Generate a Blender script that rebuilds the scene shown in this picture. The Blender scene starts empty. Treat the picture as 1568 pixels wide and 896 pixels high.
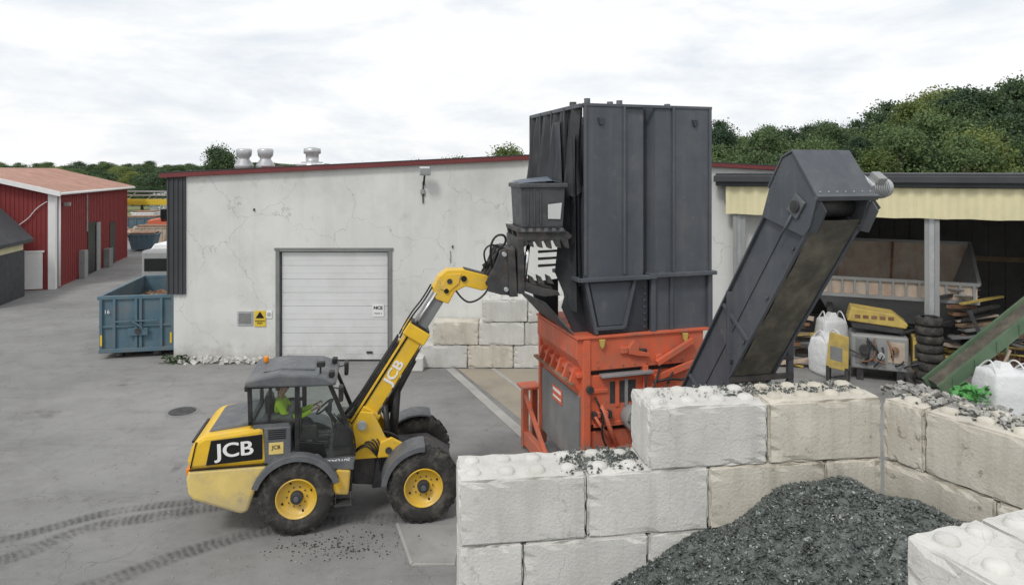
import bpy, bmesh, math, random
import numpy as np
from mathutils import Vector, Matrix, Euler
random.seed(7); rng=np.random.default_rng(7)
R=math.radians
scn=bpy.context.scene
scn.view_settings.view_transform='Standard'
try: scn.view_settings.look='None'
except Exception: pass
scn.view_settings.exposure=0
col=scn.collection

# ------------------------------------------------------------------ materials
def mat(name,c,rough=.7,metal=0.,var=.15,vs=1.5,bump=.15,bs=30.,dirt=None,da=.5,ds=1.2,streak=None,sa=.4,rand=0.,spec=.4,coat=0.,bd=.02,ss=1.3,dirt2=None,d2a=.5,d2s=6.,low=None,crack=0.):
    m=bpy.data.materials.new(name); m.use_nodes=True
    nt=m.node_tree; N=nt.nodes; L=nt.links; N.clear()
    out=N.new('ShaderNodeOutputMaterial'); b=N.new('ShaderNodeBsdfPrincipled'); L.new(b.outputs[0],out.inputs[0])
    b.inputs['Roughness'].default_value=rough; b.inputs['Metallic'].default_value=metal
    b.inputs['Specular IOR Level'].default_value=spec
    if coat: b.inputs['Coat Weight'].default_value=coat; b.inputs['Coat Roughness'].default_value=.25
    tc=N.new('ShaderNodeTexCoord'); co=tc.outputs['Object']; raw=co
    if rand:
        oi=N.new('ShaderNodeObjectInfo')
        cx=N.new('ShaderNodeCombineXYZ')
        mm=N.new('ShaderNodeMath'); mm.operation='MULTIPLY'; mm.inputs[1].default_value=37.; L.new(oi.outputs['Random'],mm.inputs[0])
        for i in range(3): L.new(mm.outputs[0],cx.inputs[i])
        a2=N.new('ShaderNodeVectorMath'); a2.operation='ADD'; L.new(co,a2.inputs[0]); L.new(cx.outputs[0],a2.inputs[1]); co=a2.outputs[0]
    def noise(s,d=6,r=.6,vec=None):
        n=N.new('ShaderNodeTexNoise'); n.inputs['Scale'].default_value=s; n.inputs['Detail'].default_value=d; n.inputs['Roughness'].default_value=r
        L.new(vec or co,n.inputs['Vector']); return n.outputs['Fac']
    def rng_(f,a,b_,c_,d_):
        r=N.new('ShaderNodeMapRange'); L.new(f,r.inputs[0])
        for i,v in enumerate((a,b_,c_,d_)): r.inputs[i+1].default_value=v
        return r.outputs[0]
    def mix(f,a,b_,mode='MIX'):
        x=N.new('ShaderNodeMix'); x.data_type='RGBA'; x.blend_type=mode
        for s,v in ((x.inputs[0],f),(x.inputs[6],a),(x.inputs[7],b_)):
            if isinstance(v,(int,float)): s.default_value=v
            elif isinstance(v,tuple): s.default_value=(*v,1)
            else: L.new(v,s)
        return x.outputs[2]
    f=rng_(noise(vs),.3,.7,1-var,1+var)
    cg=N.new('ShaderNodeVectorMath'); cg.operation='SCALE'; cg.inputs[0].default_value=c; L.new(f,cg.inputs['Scale'])
    cur=cg.outputs[0]
    if rand:
        r2=rng_(oi.outputs['Random'],0,1,1-rand,1+rand)
        v=N.new('ShaderNodeVectorMath'); v.operation='SCALE'; L.new(cur,v.inputs[0]); L.new(r2,v.inputs['Scale']); cur=v.outputs[0]
    if dirt: cur=mix(rng_(noise(ds,8,.7),.48,.72,0,da),cur,dirt)
    if dirt2: cur=mix(rng_(noise(d2s,8,.75),.60,.66,0,d2a),cur,dirt2)
    if streak:
        mp=N.new('ShaderNodeMapping'); mp.inputs['Scale'].default_value=(3.,3.,.25); L.new(co,mp.inputs[0])
        cur=mix(rng_(noise(ss,6,.65,mp.outputs[0]),.5,.75,0,sa),cur,streak)
    if low:
        sp=N.new('ShaderNodeSeparateXYZ'); L.new(raw,sp.inputs[0])
        ad=N.new('ShaderNodeMath'); ad.operation='ADD'; L.new(sp.outputs[2],ad.inputs[0]); L.new(rng_(noise(1.6,7,.7),.3,.7,-low[1]*.8,low[1]*.8),ad.inputs[1])
        cur=mix(rng_(ad.outputs[0],0,low[1],low[2],0),cur,low[0])
    if crack:
        vo=N.new('ShaderNodeTexVoronoi'); vo.feature='DISTANCE_TO_EDGE'; vo.inputs['Scale'].default_value=crack
        n3=N.new('ShaderNodeTexNoise'); n3.inputs['Scale'].default_value=1.7; n3.inputs['Detail'].default_value=7; L.new(co,n3.inputs[0])
        sc=N.new('ShaderNodeVectorMath'); sc.operation='SCALE'; sc.inputs['Scale'].default_value=.9; L.new(n3.outputs['Color'],sc.inputs[0])
        ad2=N.new('ShaderNodeVectorMath'); ad2.operation='ADD'; L.new(co,ad2.inputs[0]); L.new(sc.outputs[0],ad2.inputs[1]); L.new(ad2.outputs[0],vo.inputs[0])
        cur=mix(rng_(vo.outputs[0],0,.004,.45,0),cur,(.2,.19,.17))
    L.new(cur,b.inputs['Base Color'])
    rr=rng_(noise(vs*3),.3,.7,max(.05,rough-.12),min(1,rough+.12)); L.new(rr,b.inputs['Roughness'])
    if bump:
        bn=N.new('ShaderNodeBump'); bn.inputs['Strength'].default_value=bump; bn.inputs['Distance'].default_value=bd
        L.new(noise(bs,5),bn.inputs['Height']); L.new(bn.outputs[0],b.inputs['Normal'])
    return m

def glassmat():
    m=bpy.data.materials.new('cab_glass'); m.use_nodes=True; N=m.node_tree.nodes; L=m.node_tree.links; N.clear()
    o=N.new('ShaderNodeOutputMaterial'); t=N.new('ShaderNodeBsdfTransparent'); t.inputs[0].default_value=(.84,.89,.88,1)
    g=N.new('ShaderNodeBsdfGlossy'); g.inputs['Roughness'].default_value=.03
    fr=N.new('ShaderNodeFresnel'); fr.inputs[0].default_value=1.5
    ad=N.new('ShaderNodeMath'); ad.operation='ADD'; ad.inputs[1].default_value=.05; L.new(fr.outputs[0],ad.inputs[0])
    x=N.new('ShaderNodeMixShader'); L.new(ad.outputs[0],x.inputs[0]); L.new(t.outputs[0],x.inputs[1]); L.new(g.outputs[0],x.inputs[2]); L.new(x.outputs[0],o.inputs[0])
    return m

M={}
M['yellow']=mat('yellow_paint',(.76,.47,.03),.4,0,.08,3,.03,60,(.48,.38,.2),.5,2.5,coat=.15,low=((.42,.35,.22),.85,.6),dirt2=(.3,.24,.15),d2a=.35,d2s=5)
M['yellowdust']=mat('dusty_yellow_paint',(.68,.52,.18),.6,0,.1,3,.04,60,(.45,.39,.27),.8,2,low=((.36,.32,.25),.8,.7),dirt2=(.28,.24,.18),d2a=.5,d2s=4)
M['oldyellow']=mat('faded_yellow_paint',(.50,.37,.10),.7,0,.2,3,.1,40,(.22,.18,.12),.8,2.5)
M['dgrey']=mat('dark_grey_paint',(.11,.117,.127),.45,0,.15,3,.04,60,(.24,.23,.21),.5,2.5)
M['black']=mat('black_plastic',(.018,.018,.019),.45,0,.2,4,.05,60,(.12,.11,.1),.35,3)
M['panelblack']=mat('black_decal_panel',(.008,.008,.009),.35,0,.1,3,0)
M['white']=mat('white_paint',(.8,.8,.79),.5,0,.04,3,.02,60)
M['rubber']=mat('tyre_rubber',(.035,.034,.032),.85,0,.25,6,.3,40,(.17,.155,.13),.8,3.5)
M['steel']=mat('galvanised_steel',(.5,.51,.52),.45,.6,.15,6,.05,50,(.3,.3,.3),.4,3)
M['chrome']=mat('ram_rod_chrome',(.75,.75,.75),.15,1,.03,3,0)
M['iron']=mat('dark_iron',(.055,.055,.058),.55,.2,.3,5,.15,40,(.18,.14,.11),.5,3)
M['glass']=glassmat()
M['hopper']=mat('hopper_grey_paint',(.080,.088,.104),.5,0,.14,.9,.05,25,(.15,.15,.15),.45,1.0,streak=(.19,.185,.18),sa=.3,dirt2=(.2,.19,.18),d2a=.3,d2s=3.5)
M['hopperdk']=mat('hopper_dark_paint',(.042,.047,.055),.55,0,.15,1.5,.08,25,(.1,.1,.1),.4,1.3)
M['rubbersheet']=mat('black_rubber_curtain',(.036,.039,.044),.55,0,.2,2,.15,14,(.10,.10,.10),.5,1.5)
M['red']=mat('shredder_red_paint',(.64,.135,.065),.6,0,.14,1.6,.1,35,(.34,.17,.12),.7,2.2,streak=(.29,.18,.14),sa=.55,dirt2=(.2,.12,.09),d2a=.65,d2s=5,low=((.26,.17,.13),1.1,.5))
M['greypanel']=mat('grey_panel',(.19,.2,.2),.6,0,.15,2,.1,30,(.3,.27,.24),.6,1.5)
M['plaster']=mat('grey_plaster_wall',(.665,.67,.65),.9,0,.08,.22,.25,18,(.46,.455,.43),.62,.33,streak=(.44,.43,.40),sa=.3,bd=.01,ss=.8,dirt2=(.42,.41,.38),d2a=.3,d2s=1.3,low=((.38,.365,.33),.6,.7),crack=.33)
M['redtrim']=mat('dark_red_trim',(.16,.035,.035),.5,0,.15,1,.03,30)
M['roof']=mat('grey_roof_sheet',(.2,.16,.15),.6,.1,.15,1,.05,30)
M['door']=mat('white_door_panel',(.66,.67,.67),.55,0,.05,.8,.02,40,(.5,.49,.46),.4,.9,low=((.42,.41,.38),.5,.5))
M['concrete']=mat('block_concrete',(.62,.61,.58),.92,0,.10,1.3,.55,26,(.46,.45,.41),.6,1.1,streak=(.40,.385,.34),sa=.5,rand=.06,bd=.02,dirt2=(.33,.32,.28),d2a=.35,d2s=4,crack=.7)
M['concrete2']=mat('weathered_block_concrete',(.60,.565,.49),.92,0,.12,1.3,.55,26,(.42,.38,.30),.6,1.5,streak=(.33,.30,.24),sa=.6,rand=.08,bd=.02,dirt2=(.15,.14,.11),d2a=.75,d2s=3.0,crack=.7)
M['belt']=mat('dusty_conveyor_belt',(.115,.105,.085),.9,0,.3,3,.5,25,(.20,.18,.145),.7,3,streak=(.065,.06,.05),sa=.6,dirt2=(.26,.235,.19),d2a=.5,d2s=7)
M['barn']=mat('red_barn_cladding',(.25,.042,.042),.75,0,.12,1,.1,20,(.15,.032,.032),.4,1)
M['barnroof']=mat('pink_roof_tiles',(.52,.34,.28),.8,0,.14,1.4,.2,14,(.36,.26,.22),.4,1)
M['cream']=mat('cream_fascia',(.72,.66,.42),.75,0,.08,1,.1,20,(.5,.46,.3),.4,.8)
M['darkroof']=mat('dark_roof_edge',(.05,.052,.058),.6,0,.15,1,.05,20)
M['blue']=mat('blue_container_paint',(.085,.155,.20),.6,0,.15,1.5,.06,30,(.17,.15,.13),.6,1.6,streak=(.2,.18,.15),sa=.5)
M['rust']=mat('rusty_steel',(.24,.13,.08),.85,.1,.35,2.5,.4,25,(.34,.27,.2),.6,2)
M['rustlight']=mat('dusty_rusty_steel',(.50,.42,.34),.8,.0,.2,1.5,.3,25,(.36,.20,.12),.7,1.2,streak=(.36,.2,.12),sa=.6)
M['greymach']=mat('machine_grey',(.30,.31,.31),.6,.1,.2,2,.1,30,(.22,.18,.14),.6,2)
M['green']=mat('green_conveyor_paint',(.10,.165,.10),.6,0,.15,2,.1,30,(.2,.18,.13),.5,2)
M['bag']=mat('white_bulk_bag',(.72,.73,.74),.85,0,.06,2,.5,9,(.52,.52,.5),.4,2,bd=.05)
M['tarp']=mat('green_netting',(.10,.32,.09),.8,0,.2,4,.6,20)
M['hivis']=mat('hi_vis_jacket',(.55,.85,.04),.8,0,.12,6,.3,14)
M['skin']=mat('skin',(.52,.30,.21),.55,0,.06,8,.05,60)
M['hair']=mat('brown_hair',(.06,.035,.02),.8,0,.2,20,.3,80)
M['cloth']=mat('dark_trousers',(.03,.035,.05),.85,0,.15,6,.2,30)
M['bark']=mat('tree_bark',(.12,.09,.065),.9,0,.25,4,.5,20)
M['binplastic']=mat('dark_bin_plastic',(.062,.065,.072),.55,0,.12,2,.05,20,(.15,.15,.15),.45,1.8)
M['bluelid']=mat('blue_grey_liner',(.10,.125,.165),.6,0,.2,3,.2,20,(.2,.2,.2),.5,3)
M['amber']=mat('amber_lens',(.8,.25,.01),.3,0,.05,3,0)
M['gold']=mat('plate_yellow',(.7,.5,.05),.5,0,.05,3,0)
M['wood']=mat('weathered_timber',(.25,.18,.12),.85,0,.3,3,.3,20,(.14,.11,.09),.5,2)
M['stone']=mat('broken_concrete',(.33,.325,.305),.95,0,.4,5,.6,20)

def leafmat(name,c1,c2):
    m=bpy.data.materials.new(name); m.use_nodes=True; N=m.node_tree.nodes; L=m.node_tree.links
    b=N['Principled BSDF']; b.inputs['Roughness'].default_value=.65; b.inputs['Specular IOR Level'].default_value=.25
    tc=N.new('ShaderNodeTexCoord'); oi=N.new('ShaderNodeObjectInfo')
    n=N.new('ShaderNodeTexNoise'); n.inputs['Scale'].default_value=.7; n.inputs['Detail'].default_value=5; L.new(tc.outputs['Object'],n.inputs[0])
    a=N.new('ShaderNodeMath'); a.operation='ADD'; L.new(n.outputs[0],a.inputs[0]); 
    s=N.new('ShaderNodeMapRange'); L.new(oi.outputs['Random'],s.inputs[0]); s.inputs[3].default_value=-.25; s.inputs[4].default_value=.3; L.new(s.outputs[0],a.inputs[1])
    r=N.new('ShaderNodeValToRGB'); r.color_ramp.elements[0].position=.3; r.color_ramp.elements[0].color=(*c1,1); r.color_ramp.elements[1].position=.75; r.color_ramp.elements[1].color=(*c2,1)
    L.new(a.outputs[0],r.inputs[0]); L.new(r.outputs[0],b.inputs['Base Color'])
    t=N.new('ShaderNodeBsdfTranslucent'); L.new(r.outputs[0],t.inputs[0]); x=N.new('ShaderNodeMixShader'); x.inputs[0].default_value=.3
    L.new(b.outputs[0],x.inputs[1]); L.new(t.outputs[0],x.inputs[2]); L.new(x.outputs[0],N['Material Output'].inputs[0])
    return m
M['leaf']=leafmat('deciduous_foliage',(.05,.085,.048),(.135,.195,.08))
M['leaf2']=leafmat('yellowing_foliage',(.11,.155,.05),(.26,.30,.09))

# ------------------------------------------------------------------ mesh helpers
def empty(name,loc=(0,0,0),yaw=0.):
    e=bpy.data.objects.new(name,None); col.objects.link(e); e.location=loc; e.rotation_euler=(0,0,yaw); e.empty_display_size=.3; return e
def obj(parent,name,verts,faces,m,bevel=0,smooth=False,seg=2):
    me=bpy.data.meshes.new(name); me.from_pydata([tuple(v) for v in verts],[],[tuple(f) for f in faces]); me.update()
    bm=bmesh.new(); bm.from_mesh(me); bmesh.ops.recalc_face_normals(bm,faces=bm.faces); bm.to_mesh(me); bm.free()
    if smooth:
        for p in me.polygons: p.use_smooth=True
    o=bpy.data.objects.new(name,me); col.objects.link(o)
    if m is not None: me.materials.append(M[m] if isinstance(m,str) else m)
    if parent: o.parent=parent
    if bevel:
        md=o.modifiers.new('bevel','BEVEL'); md.width=bevel; md.segments=seg; md.limit_method='ANGLE'; md.angle_limit=R(30)
    return o
def box(parent,name,a,b,m,bevel=.01):
    x0,y0,z0=a; x1,y1,z1=b
    v=[(x0,y0,z0),(x1,y0,z0),(x1,y1,z0),(x0,y1,z0),(x0,y0,z1),(x1,y0,z1),(x1,y1,z1),(x0,y1,z1)]
    return obj(parent,name,v,[(0,3,2,1),(4,5,6,7),(0,1,5,4),(1,2,6,5),(2,3,7,6),(3,0,4,7)],m,bevel)
def prism(parent,name,prof,lo,hi,m,bevel=.015,axis='y'):
    n=len(prof)
    if axis=='y': v=[(p[0],lo,p[1]) for p in prof]+[(p[0],hi,p[1]) for p in prof]
    elif axis=='x': v=[(lo,p[0],p[1]) for p in prof]+[(hi,p[0],p[1]) for p in prof]
    else: v=[(p[0],p[1],lo) for p in prof]+[(p[0],p[1],hi) for p in prof]
    f=[tuple(range(n)),tuple(range(2*n-1,n-1,-1))]+[(i,(i+1)%n,n+(i+1)%n,n+i) for i in range(n)]
    return obj(parent,name,v,f,m,bevel)
def cyl(parent,name,p0,p1,r,m,r2=None,seg=20,bevel=0):
    p0=Vector(p0);p1=Vector(p1); r2=r if r2 is None else r2
    z=(p1-p0).normalized(); x=z.orthogonal().normalized(); y=z.cross(x); v=[]
    for p,rr in ((p0,r),(p1,r2)):
        for i in range(seg):
            a=2*math.pi*i/seg; v.append(p+x*math.cos(a)*rr+y*math.sin(a)*rr)
    f=[tuple(range(seg)),tuple(range(2*seg-1,seg-1,-1))]+[(i,(i+1)%seg,seg+(i+1)%seg,seg+i) for i in range(seg)]
    o=obj(parent,name,v,f,m,bevel)
    for p in o.data.polygons: p.use_smooth=len(p.vertices)==4
    return o
def beam(parent,name,p0,p1,w,h,m,bevel=.005,up=(0,0,1)):
    p0=Vector(p0);p1=Vector(p1); z=(p1-p0).normalized(); upv=Vector(up)
    if abs(z.dot(upv))>.98: upv=Vector((0,1,0))
    x=z.cross(upv).normalized(); y=x.cross(z); v=[]
    for p in (p0,p1):
        for sx,sy in ((-1,-1),(1,-1),(1,1),(-1,1)): v.append(p+x*sx*w/2+y*sy*h/2)
    return obj(parent,name,v,[(0,1,2,3),(7,6,5,4),(0,1,5,4),(1,2,6,5),(2,3,7,6),(3,0,4,7)],m,bevel)
def tube(parent,name,pts,r,m,smooth=True):
    c=bpy.data.curves.new(name,'CURVE'); c.dimensions='3D'; c.bevel_depth=r; c.bevel_resolution=3; c.resolution_u=8
    s=c.splines.new('NURBS' if smooth and len(pts)>2 else 'POLY'); s.points.add(len(pts)-1)
    for i,p in enumerate(pts): s.points[i].co=(*p,1)
    if smooth and len(pts)>2: s.use_endpoint_u=True; s.order_u=3
    o=bpy.data.objects.new(name,c); col.objects.link(o); c.materials.append(M[m]); o.parent=parent; return o
def lathe(parent,name,prof,center,m,seg=48,axis='y',smooth=True):
    v=[];n=len(prof)
    for i in range(seg):
        a=2*math.pi*i/seg
        for r,h in prof:
            if axis=='y': v.append((center[0]+r*math.cos(a),center[1]+h,center[2]+r*math.sin(a)))
            else: v.append((center[0]+r*math.cos(a),center[1]+r*math.sin(a),center[2]+h))
    f=[(i*n+j,i*n+j+1,((i+1)%seg)*n+j+1,((i+1)%seg)*n+j) for i in range(seg) for j in range(n-1)]
    return obj(parent,name,v,f,m,0,smooth)
def text(parent,name,s,loc,rot,size,m,ext=.004,sx=1.,bold=0.):
    ds=(0,) if not bold else (-bold,-bold/3,bold/3,bold)
    for k,d in enumerate(ds):
        c=bpy.data.curves.new(name,'FONT'); c.body=s; c.size=size; c.extrude=ext+.0004*k; c.align_x='CENTER'; c.align_y='CENTER'
        c.materials.append(M[m]); o=bpy.data.objects.new(name if k==0 else f'{name}_{k}',c); col.objects.link(o); o.parent=parent
        off=Euler(rot).to_matrix()@Vector((d,d*.5*(1 if k%2 else -1),0)); o.location=Vector(loc)+off; o.rotation_euler=rot; o.scale=(sx,1,1)
def skin(parent,name,verts,edges,rad,m,sub=2):
    me=bpy.data.meshes.new(name); me.from_pydata(verts,edges,[]); o=bpy.data.objects.new(name,me); col.objects.link(o); o.parent=parent
    me.materials.append(M[m]); md=o.modifiers.new('skin','SKIN'); md.use_smooth_shade=True
    for i,r in enumerate(rad):
        r=r if isinstance(r,tuple) else (r,r); me.skin_vertices[0].data[i].radius=r
    me.skin_vertices[0].data[0].use_root=True
    s=o.modifiers.new('sub','SUBSURF'); s.levels=sub; s.render_levels=sub; return o
def scatter(parent,name,pts,smin,smax,m,flat=.35,seed=1):
    r=np.random.default_rng(seed); pts=np.asarray(pts); n=len(pts)
    base=np.array([[-1,-.7,-.3],[.9,-.9,-.3],[1,.6,-.3],[-.6,1,-.3],[-.5,-.5,.5],[.6,-.3,.6],[.3,.6,.45]],float)
    faces=[(3,2,1,0),(0,1,5,4),(1,2,6,5),(2,3,6),(3,0,4),(3,4,6),(4,5,6)]
    V=[];F=[]
    for i in range(n):
        b=base*(1+r.uniform(-.35,.35,base.shape)); b[:,2]*=flat/.5
        b*=r.uniform(smin,smax)*np.array([1,r.uniform(.5,1),1])
        a1,a2,a3=r.uniform(0,6.28),r.uniform(-.9,.9),r.uniform(-.9,.9)
        e=np.array([[math.cos(a1),-math.sin(a1),0],[math.sin(a1),math.cos(a1),0],[0,0,1]])@np.array([[1,0,0],[0,math.cos(a2),-math.sin(a2)],[0,math.sin(a2),math.cos(a2)]])@np.array([[math.cos(a3),0,math.sin(a3)],[0,1,0],[-math.sin(a3),0,math.cos(a3)]])
        b=b@e.T+pts[i]; k=len(V); V.extend(map(tuple,b)); F.extend(tuple(k+q for q in f) for f in faces)
    me=bpy.data.meshes.new(name); me.from_pydata(V,[],F); me.update()
    o=bpy.data.objects.new(name,me); col.objects.link(o); me.materials.append(M[m] if isinstance(m,str) else m); o.parent=parent; return o

# ------------------------------------------------------------------ ground
def groundmat():
    m=bpy.data.materials.new('worn_asphalt'); m.use_nodes=True; N=m.node_tree.nodes; L=m.node_tree.links; b=N['Principled BSDF']
    tc=N.new('ShaderNodeTexCoord'); co=tc.outputs['Object']
    def noise(s,d=8,r=.6,sc=None,dist=0,rot=.35):
        n=N.new('ShaderNodeTexNoise'); n.inputs['Scale'].default_value=s; n.inputs['Detail'].default_value=d; n.inputs['Roughness'].default_value=r; n.inputs['Distortion'].default_value=dist
        if sc:
            mp=N.new('ShaderNodeMapping'); mp.inputs['Scale'].default_value=sc; mp.inputs['Rotation'].default_value=(0,0,rot); L.new(co,mp.inputs[0]); L.new(mp.outputs[0],n.inputs[0])
        else: L.new(co,n.inputs[0])
        return n.outputs[0]
    def ramp(f,a,b_,c1,c2):
        r=N.new('ShaderNodeValToRGB'); r.color_ramp.elements[0].position=a; r.color_ramp.elements[1].position=b_
        r.color_ramp.elements[0].color=(*c1,1); r.color_ramp.elements[1].color=(*c2,1); L.new(f,r.inputs[0]); return r.outputs[0]
    def mul(a,b_,f=1.):
        x=N.new('ShaderNodeMix'); x.data_type='RGBA'; x.blend_type='MULTIPLY'; x.inputs[0].default_value=f; L.new(a,x.inputs[6]); L.new(b_,x.inputs[7]); return x.outputs[2]
    c=ramp(noise(.14,12,.66),.36,.64,(.205,.205,.202),(.305,.30,.292))
    c=mul(c,ramp(noise(.45,12,.74,(.8,1.15,1)),.38,.54,(.84,.835,.83),(1,1,1)))
    c=mul(c,ramp(noise(2.3,9,.8),.34,.5,(.78,.77,.76),(1,1,1)),.7)
    c=mul(c,ramp(noise(70,3,.6),.3,.7,(.76,.76,.76),(1.2,1.2,1.2)))
    c=mul(c,ramp(noise(.7,5,.6,None,.8),.26,.34,(.5,.49,.48),(1,1,1)),.9)
    # faint drag and wheel scuffs along the drive-through direction
    c=mul(c,ramp(noise(1.2,6,.7,(.12,1.6,1),.3,-.95),.34,.46,(.86,.86,.86),(1,1,1)),.8)
    v=N.new('ShaderNodeTexVoronoi'); v.feature='DISTANCE_TO_EDGE'; v.inputs['Scale'].default_value=.28
    mp=N.new('ShaderNodeVectorMath'); mp.operation='ADD'; n3=N.new('ShaderNodeTexNoise'); n3.inputs['Scale'].default_value=.9; n3.inputs['Detail'].default_value=8; L.new(co,n3.inputs[0])
    sc=N.new('ShaderNodeVectorMath'); sc.operation='SCALE'; sc.inputs['Scale'].default_value=1.6; L.new(n3.outputs['Color'],sc.inputs[0]); L.new(co,mp.inputs[0]); L.new(sc.outputs[0],mp.inputs[1]); L.new(mp.outputs[0],v.inputs[0])
    c=mul(c,ramp(v.outputs[0],.0,.004,(.55,.55,.55),(1,1,1)),.6)
    L.new(c,b.inputs['Base Color']); b.inputs['Roughness'].default_value=.85; b.inputs['Specular IOR Level'].default_value=.3
    bp=N.new('ShaderNodeBump'); bp.inputs['Strength'].default_value=.35; bp.inputs['Distance'].default_value=.012; L.new(noise(45,5),bp.inputs['Height']); L.new(bp.outputs[0],b.inputs['Normal'])
    return m
M['asphalt']=groundmat()
M['grass']=mat('grass_field',(.16,.19,.08),.9,0,.3,.08,.4,4,(.3,.28,.15),.6,.03)
obj(None,'ground',[(-1500,-200,-.01),(1500,-200,-.01),(1500,2500,-.01),(-1500,2500,-.01)],[(0,1,2,3)],'grass')
obj(None,'asphalt_yard',[(-70,-25,0),(45,-25,0),(45,62,0),(-20,62,0),(-20,82,0),(-70,82,0)],[(0,1,2,3,4,5)],'asphalt')
M['slab']=mat('pale_concrete_slab',(.30,.295,.285),.9,0,.16,1.2,.3,30,(.22,.215,.205),.6,1.6,dirt2=(.17,.165,.155),d2a=.5,d2s=4)
M['slabbrown']=mat('stained_concrete_apron',(.33,.295,.24),.9,0,.2,.9,.3,30,(.27,.21,.14),.6,.9)
M['strip']=mat('concrete_edge_strip',(.38,.37,.35),.9,0,.16,1.2,.3,30,(.27,.26,.24),.6,1.6)
sl=empty('weighbridge_slab')
obj(sl,'slab_surface',[(-2.02,12.0,.008),(-.9,11.95,.008),(-.9,10.75,.008),(-1.58,10.75,.008)],[(0,3,2,1)],'slab')
beam(sl,'slab_edge',(-2.02,12.0,.008),(-1.58,10.75,.008),.05,.024,'strip',0); beam(sl,'slab_edge_2',(-1.58,10.75,.008),(-.9,10.75,.008),.05,.024,'strip',0)
ap=empty('concrete_apron')
obj(ap,'apron_surface',[(-1.7,21.4,.006),(1.4,21.4,.006),(1.3,16.4,.006),(.55,16.3,.006)],[(0,3,2,1)],'slabbrown')
beam(ap,'edge_strip',(-1.95,21.4,.012),(.45,15.6,.012),.26,.02,'strip')
beam(ap,'edge_strip_2',(-.6,21.4,.012),(.9,17.8,.012),.12,.02,'strip')
def trackmat():
    m=bpy.data.materials.new('tyre_track_dirt'); m.use_nodes=True; N=m.node_tree.nodes; L=m.node_tree.links; b=N['Principled BSDF']; o=N['Material Output']
    b.inputs['Base Color'].default_value=(.085,.083,.08,1); b.inputs['Roughness'].default_value=.9
    uv=N.new('ShaderNodeTexCoord'); w=N.new('ShaderNodeTexWave'); w.wave_type='BANDS'; w.bands_direction='X'; w.inputs['Scale'].default_value=2.9; w.inputs['Distortion'].default_value=3; w.inputs['Detail'].default_value=4
    L.new(uv.outputs['UV'],w.inputs[0])
    n=N.new('ShaderNodeTexNoise'); n.inputs['Scale'].default_value=1.3; n.inputs['Detail'].default_value=9; n.inputs['Roughness'].default_value=.78; L.new(uv.outputs['Object'],n.inputs[0])
    r1=N.new('ShaderNodeMapRange'); L.new(w.outputs['Fac'],r1.inputs[0]); r1.inputs[1].default_value=.25; r1.inputs[2].default_value=.75; r1.inputs[3].default_value=.45
    r2=N.new('ShaderNodeMapRange'); L.new(n.outputs[0],r2.inputs[0]); r2.inputs[1].default_value=.38; r2.inputs[2].default_value=.66; r2.inputs[3].default_value=.0; r2.inputs[4].default_value=.7
    sp=N.new('ShaderNodeSeparateXYZ'); L.new(uv.outputs['UV'],sp.inputs[0])
    pp=N.new('ShaderNodeMath'); pp.operation='PINGPONG'; pp.inputs[1].default_value=.5; L.new(sp.outputs[1],pp.inputs[0])
    r3=N.new('ShaderNodeMapRange'); L.new(pp.outputs[0],r3.inputs[0]); r3.inputs[1].default_value=0; r3.inputs[2].default_value=.25
    a=N.new('ShaderNodeMath'); a.operation='MULTIPLY'; L.new(r1.outputs[0],a.inputs[0]); L.new(r2.outputs[0],a.inputs[1])
    a2=N.new('ShaderNodeMath'); a2.operation='MULTIPLY'; L.new(a.outputs[0],a2.inputs[0]); L.new(r3.outputs[0],a2.inputs[1])
    t=N.new('ShaderNodeBsdfTransparent'); x=N.new('ShaderNodeMixShader'); L.new(a2.outputs[0],x.inputs[0]); L.new(t.outputs[0],x.inputs[1]); L.new(b.outputs[0],x.inputs[2]); L.new(x.outputs[0],o.inputs[0])
    return m
M['track']=trackmat()
tracki=[0]
def track(name,pts,w):
    P=[Vector(p) for p in pts]; Q=[]; tracki[0]+=1; z=.004+.002*tracki[0]
    for i in range(len(P)-1):
        a=P[max(i-1,0)];b=P[i];c=P[i+1];d=P[min(i+2,len(P)-1)]
        for k in range(10):
            t=k/10; Q.append(.5*((2*b)+(c-a)*t+(2*a-5*b+4*c-d)*t*t+(3*b-a-3*c+d)*t**3))
    Q.append(P[-1]); V=[];U=[];l=0
    for i,q in enumerate(Q):
        d=(Q[min(i+1,len(Q)-1)]-Q[max(i-1,0)]).normalized(); n=Vector((-d.y,d.x))
        if i: l+=(q-Q[i-1]).length
        V+= [(*(q+n*w/2),z),(*(q-n*w/2),z)]; U+=[(l,0),(l,1)]
    F=[(2*i,2*i+1,2*i+3,2*i+2) for i in range(len(Q)-1)]
    me=bpy.data.meshes.new(name); me.from_pydata(V,[],F); ul=me.uv_layers.new()
    for lp in me.loops: ul.data[lp.index].uv=U[lp.vertex_index]
    me.materials.append(M['track']); o=bpy.data.objects.new(name,me); col.objects.link(o)
track('tyre_track',[(-9.6,10.2),(-8.1,10.9),(-7.4,11.8),(-6.3,12.3),(-4.9,12.8),(-3.5,13.0)],.46)
track('tyre_track',[(-7.4,9.3),(-6.2,10.25),(-5.3,11.1),(-4.3,11.75),(-3.2,12.1),(-2.,12.2)],.46)
track('tyre_track',[(-9.9,10.9),(-8.5,11.5),(-7.3,12.4),(-6.0,12.8),(-4.6,13.3)],.36)
scatter(None,'loose_gravel',[(rng.uniform(-9,-1.2),rng.uniform(9.5,16),.006) for _ in range(500)],.005,.018,'stone',.5,3)
scatter(None,'loose_gravel',[(rng.normal(-2.8,.5),rng.normal(11.3,.25),.006) for _ in range(260)],.005,.02,'rubber',.5,4)
dr=empty('drain_cover'); cyl(dr,'cover',(-8.5,17.6,0),(-8.5,17.6,.012),.33,'iron',seg=28); cyl(dr,'cover_rim',(-8.5,17.6,0),(-8.5,17.6,.008),.4,'greypanel',seg=28)

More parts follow.
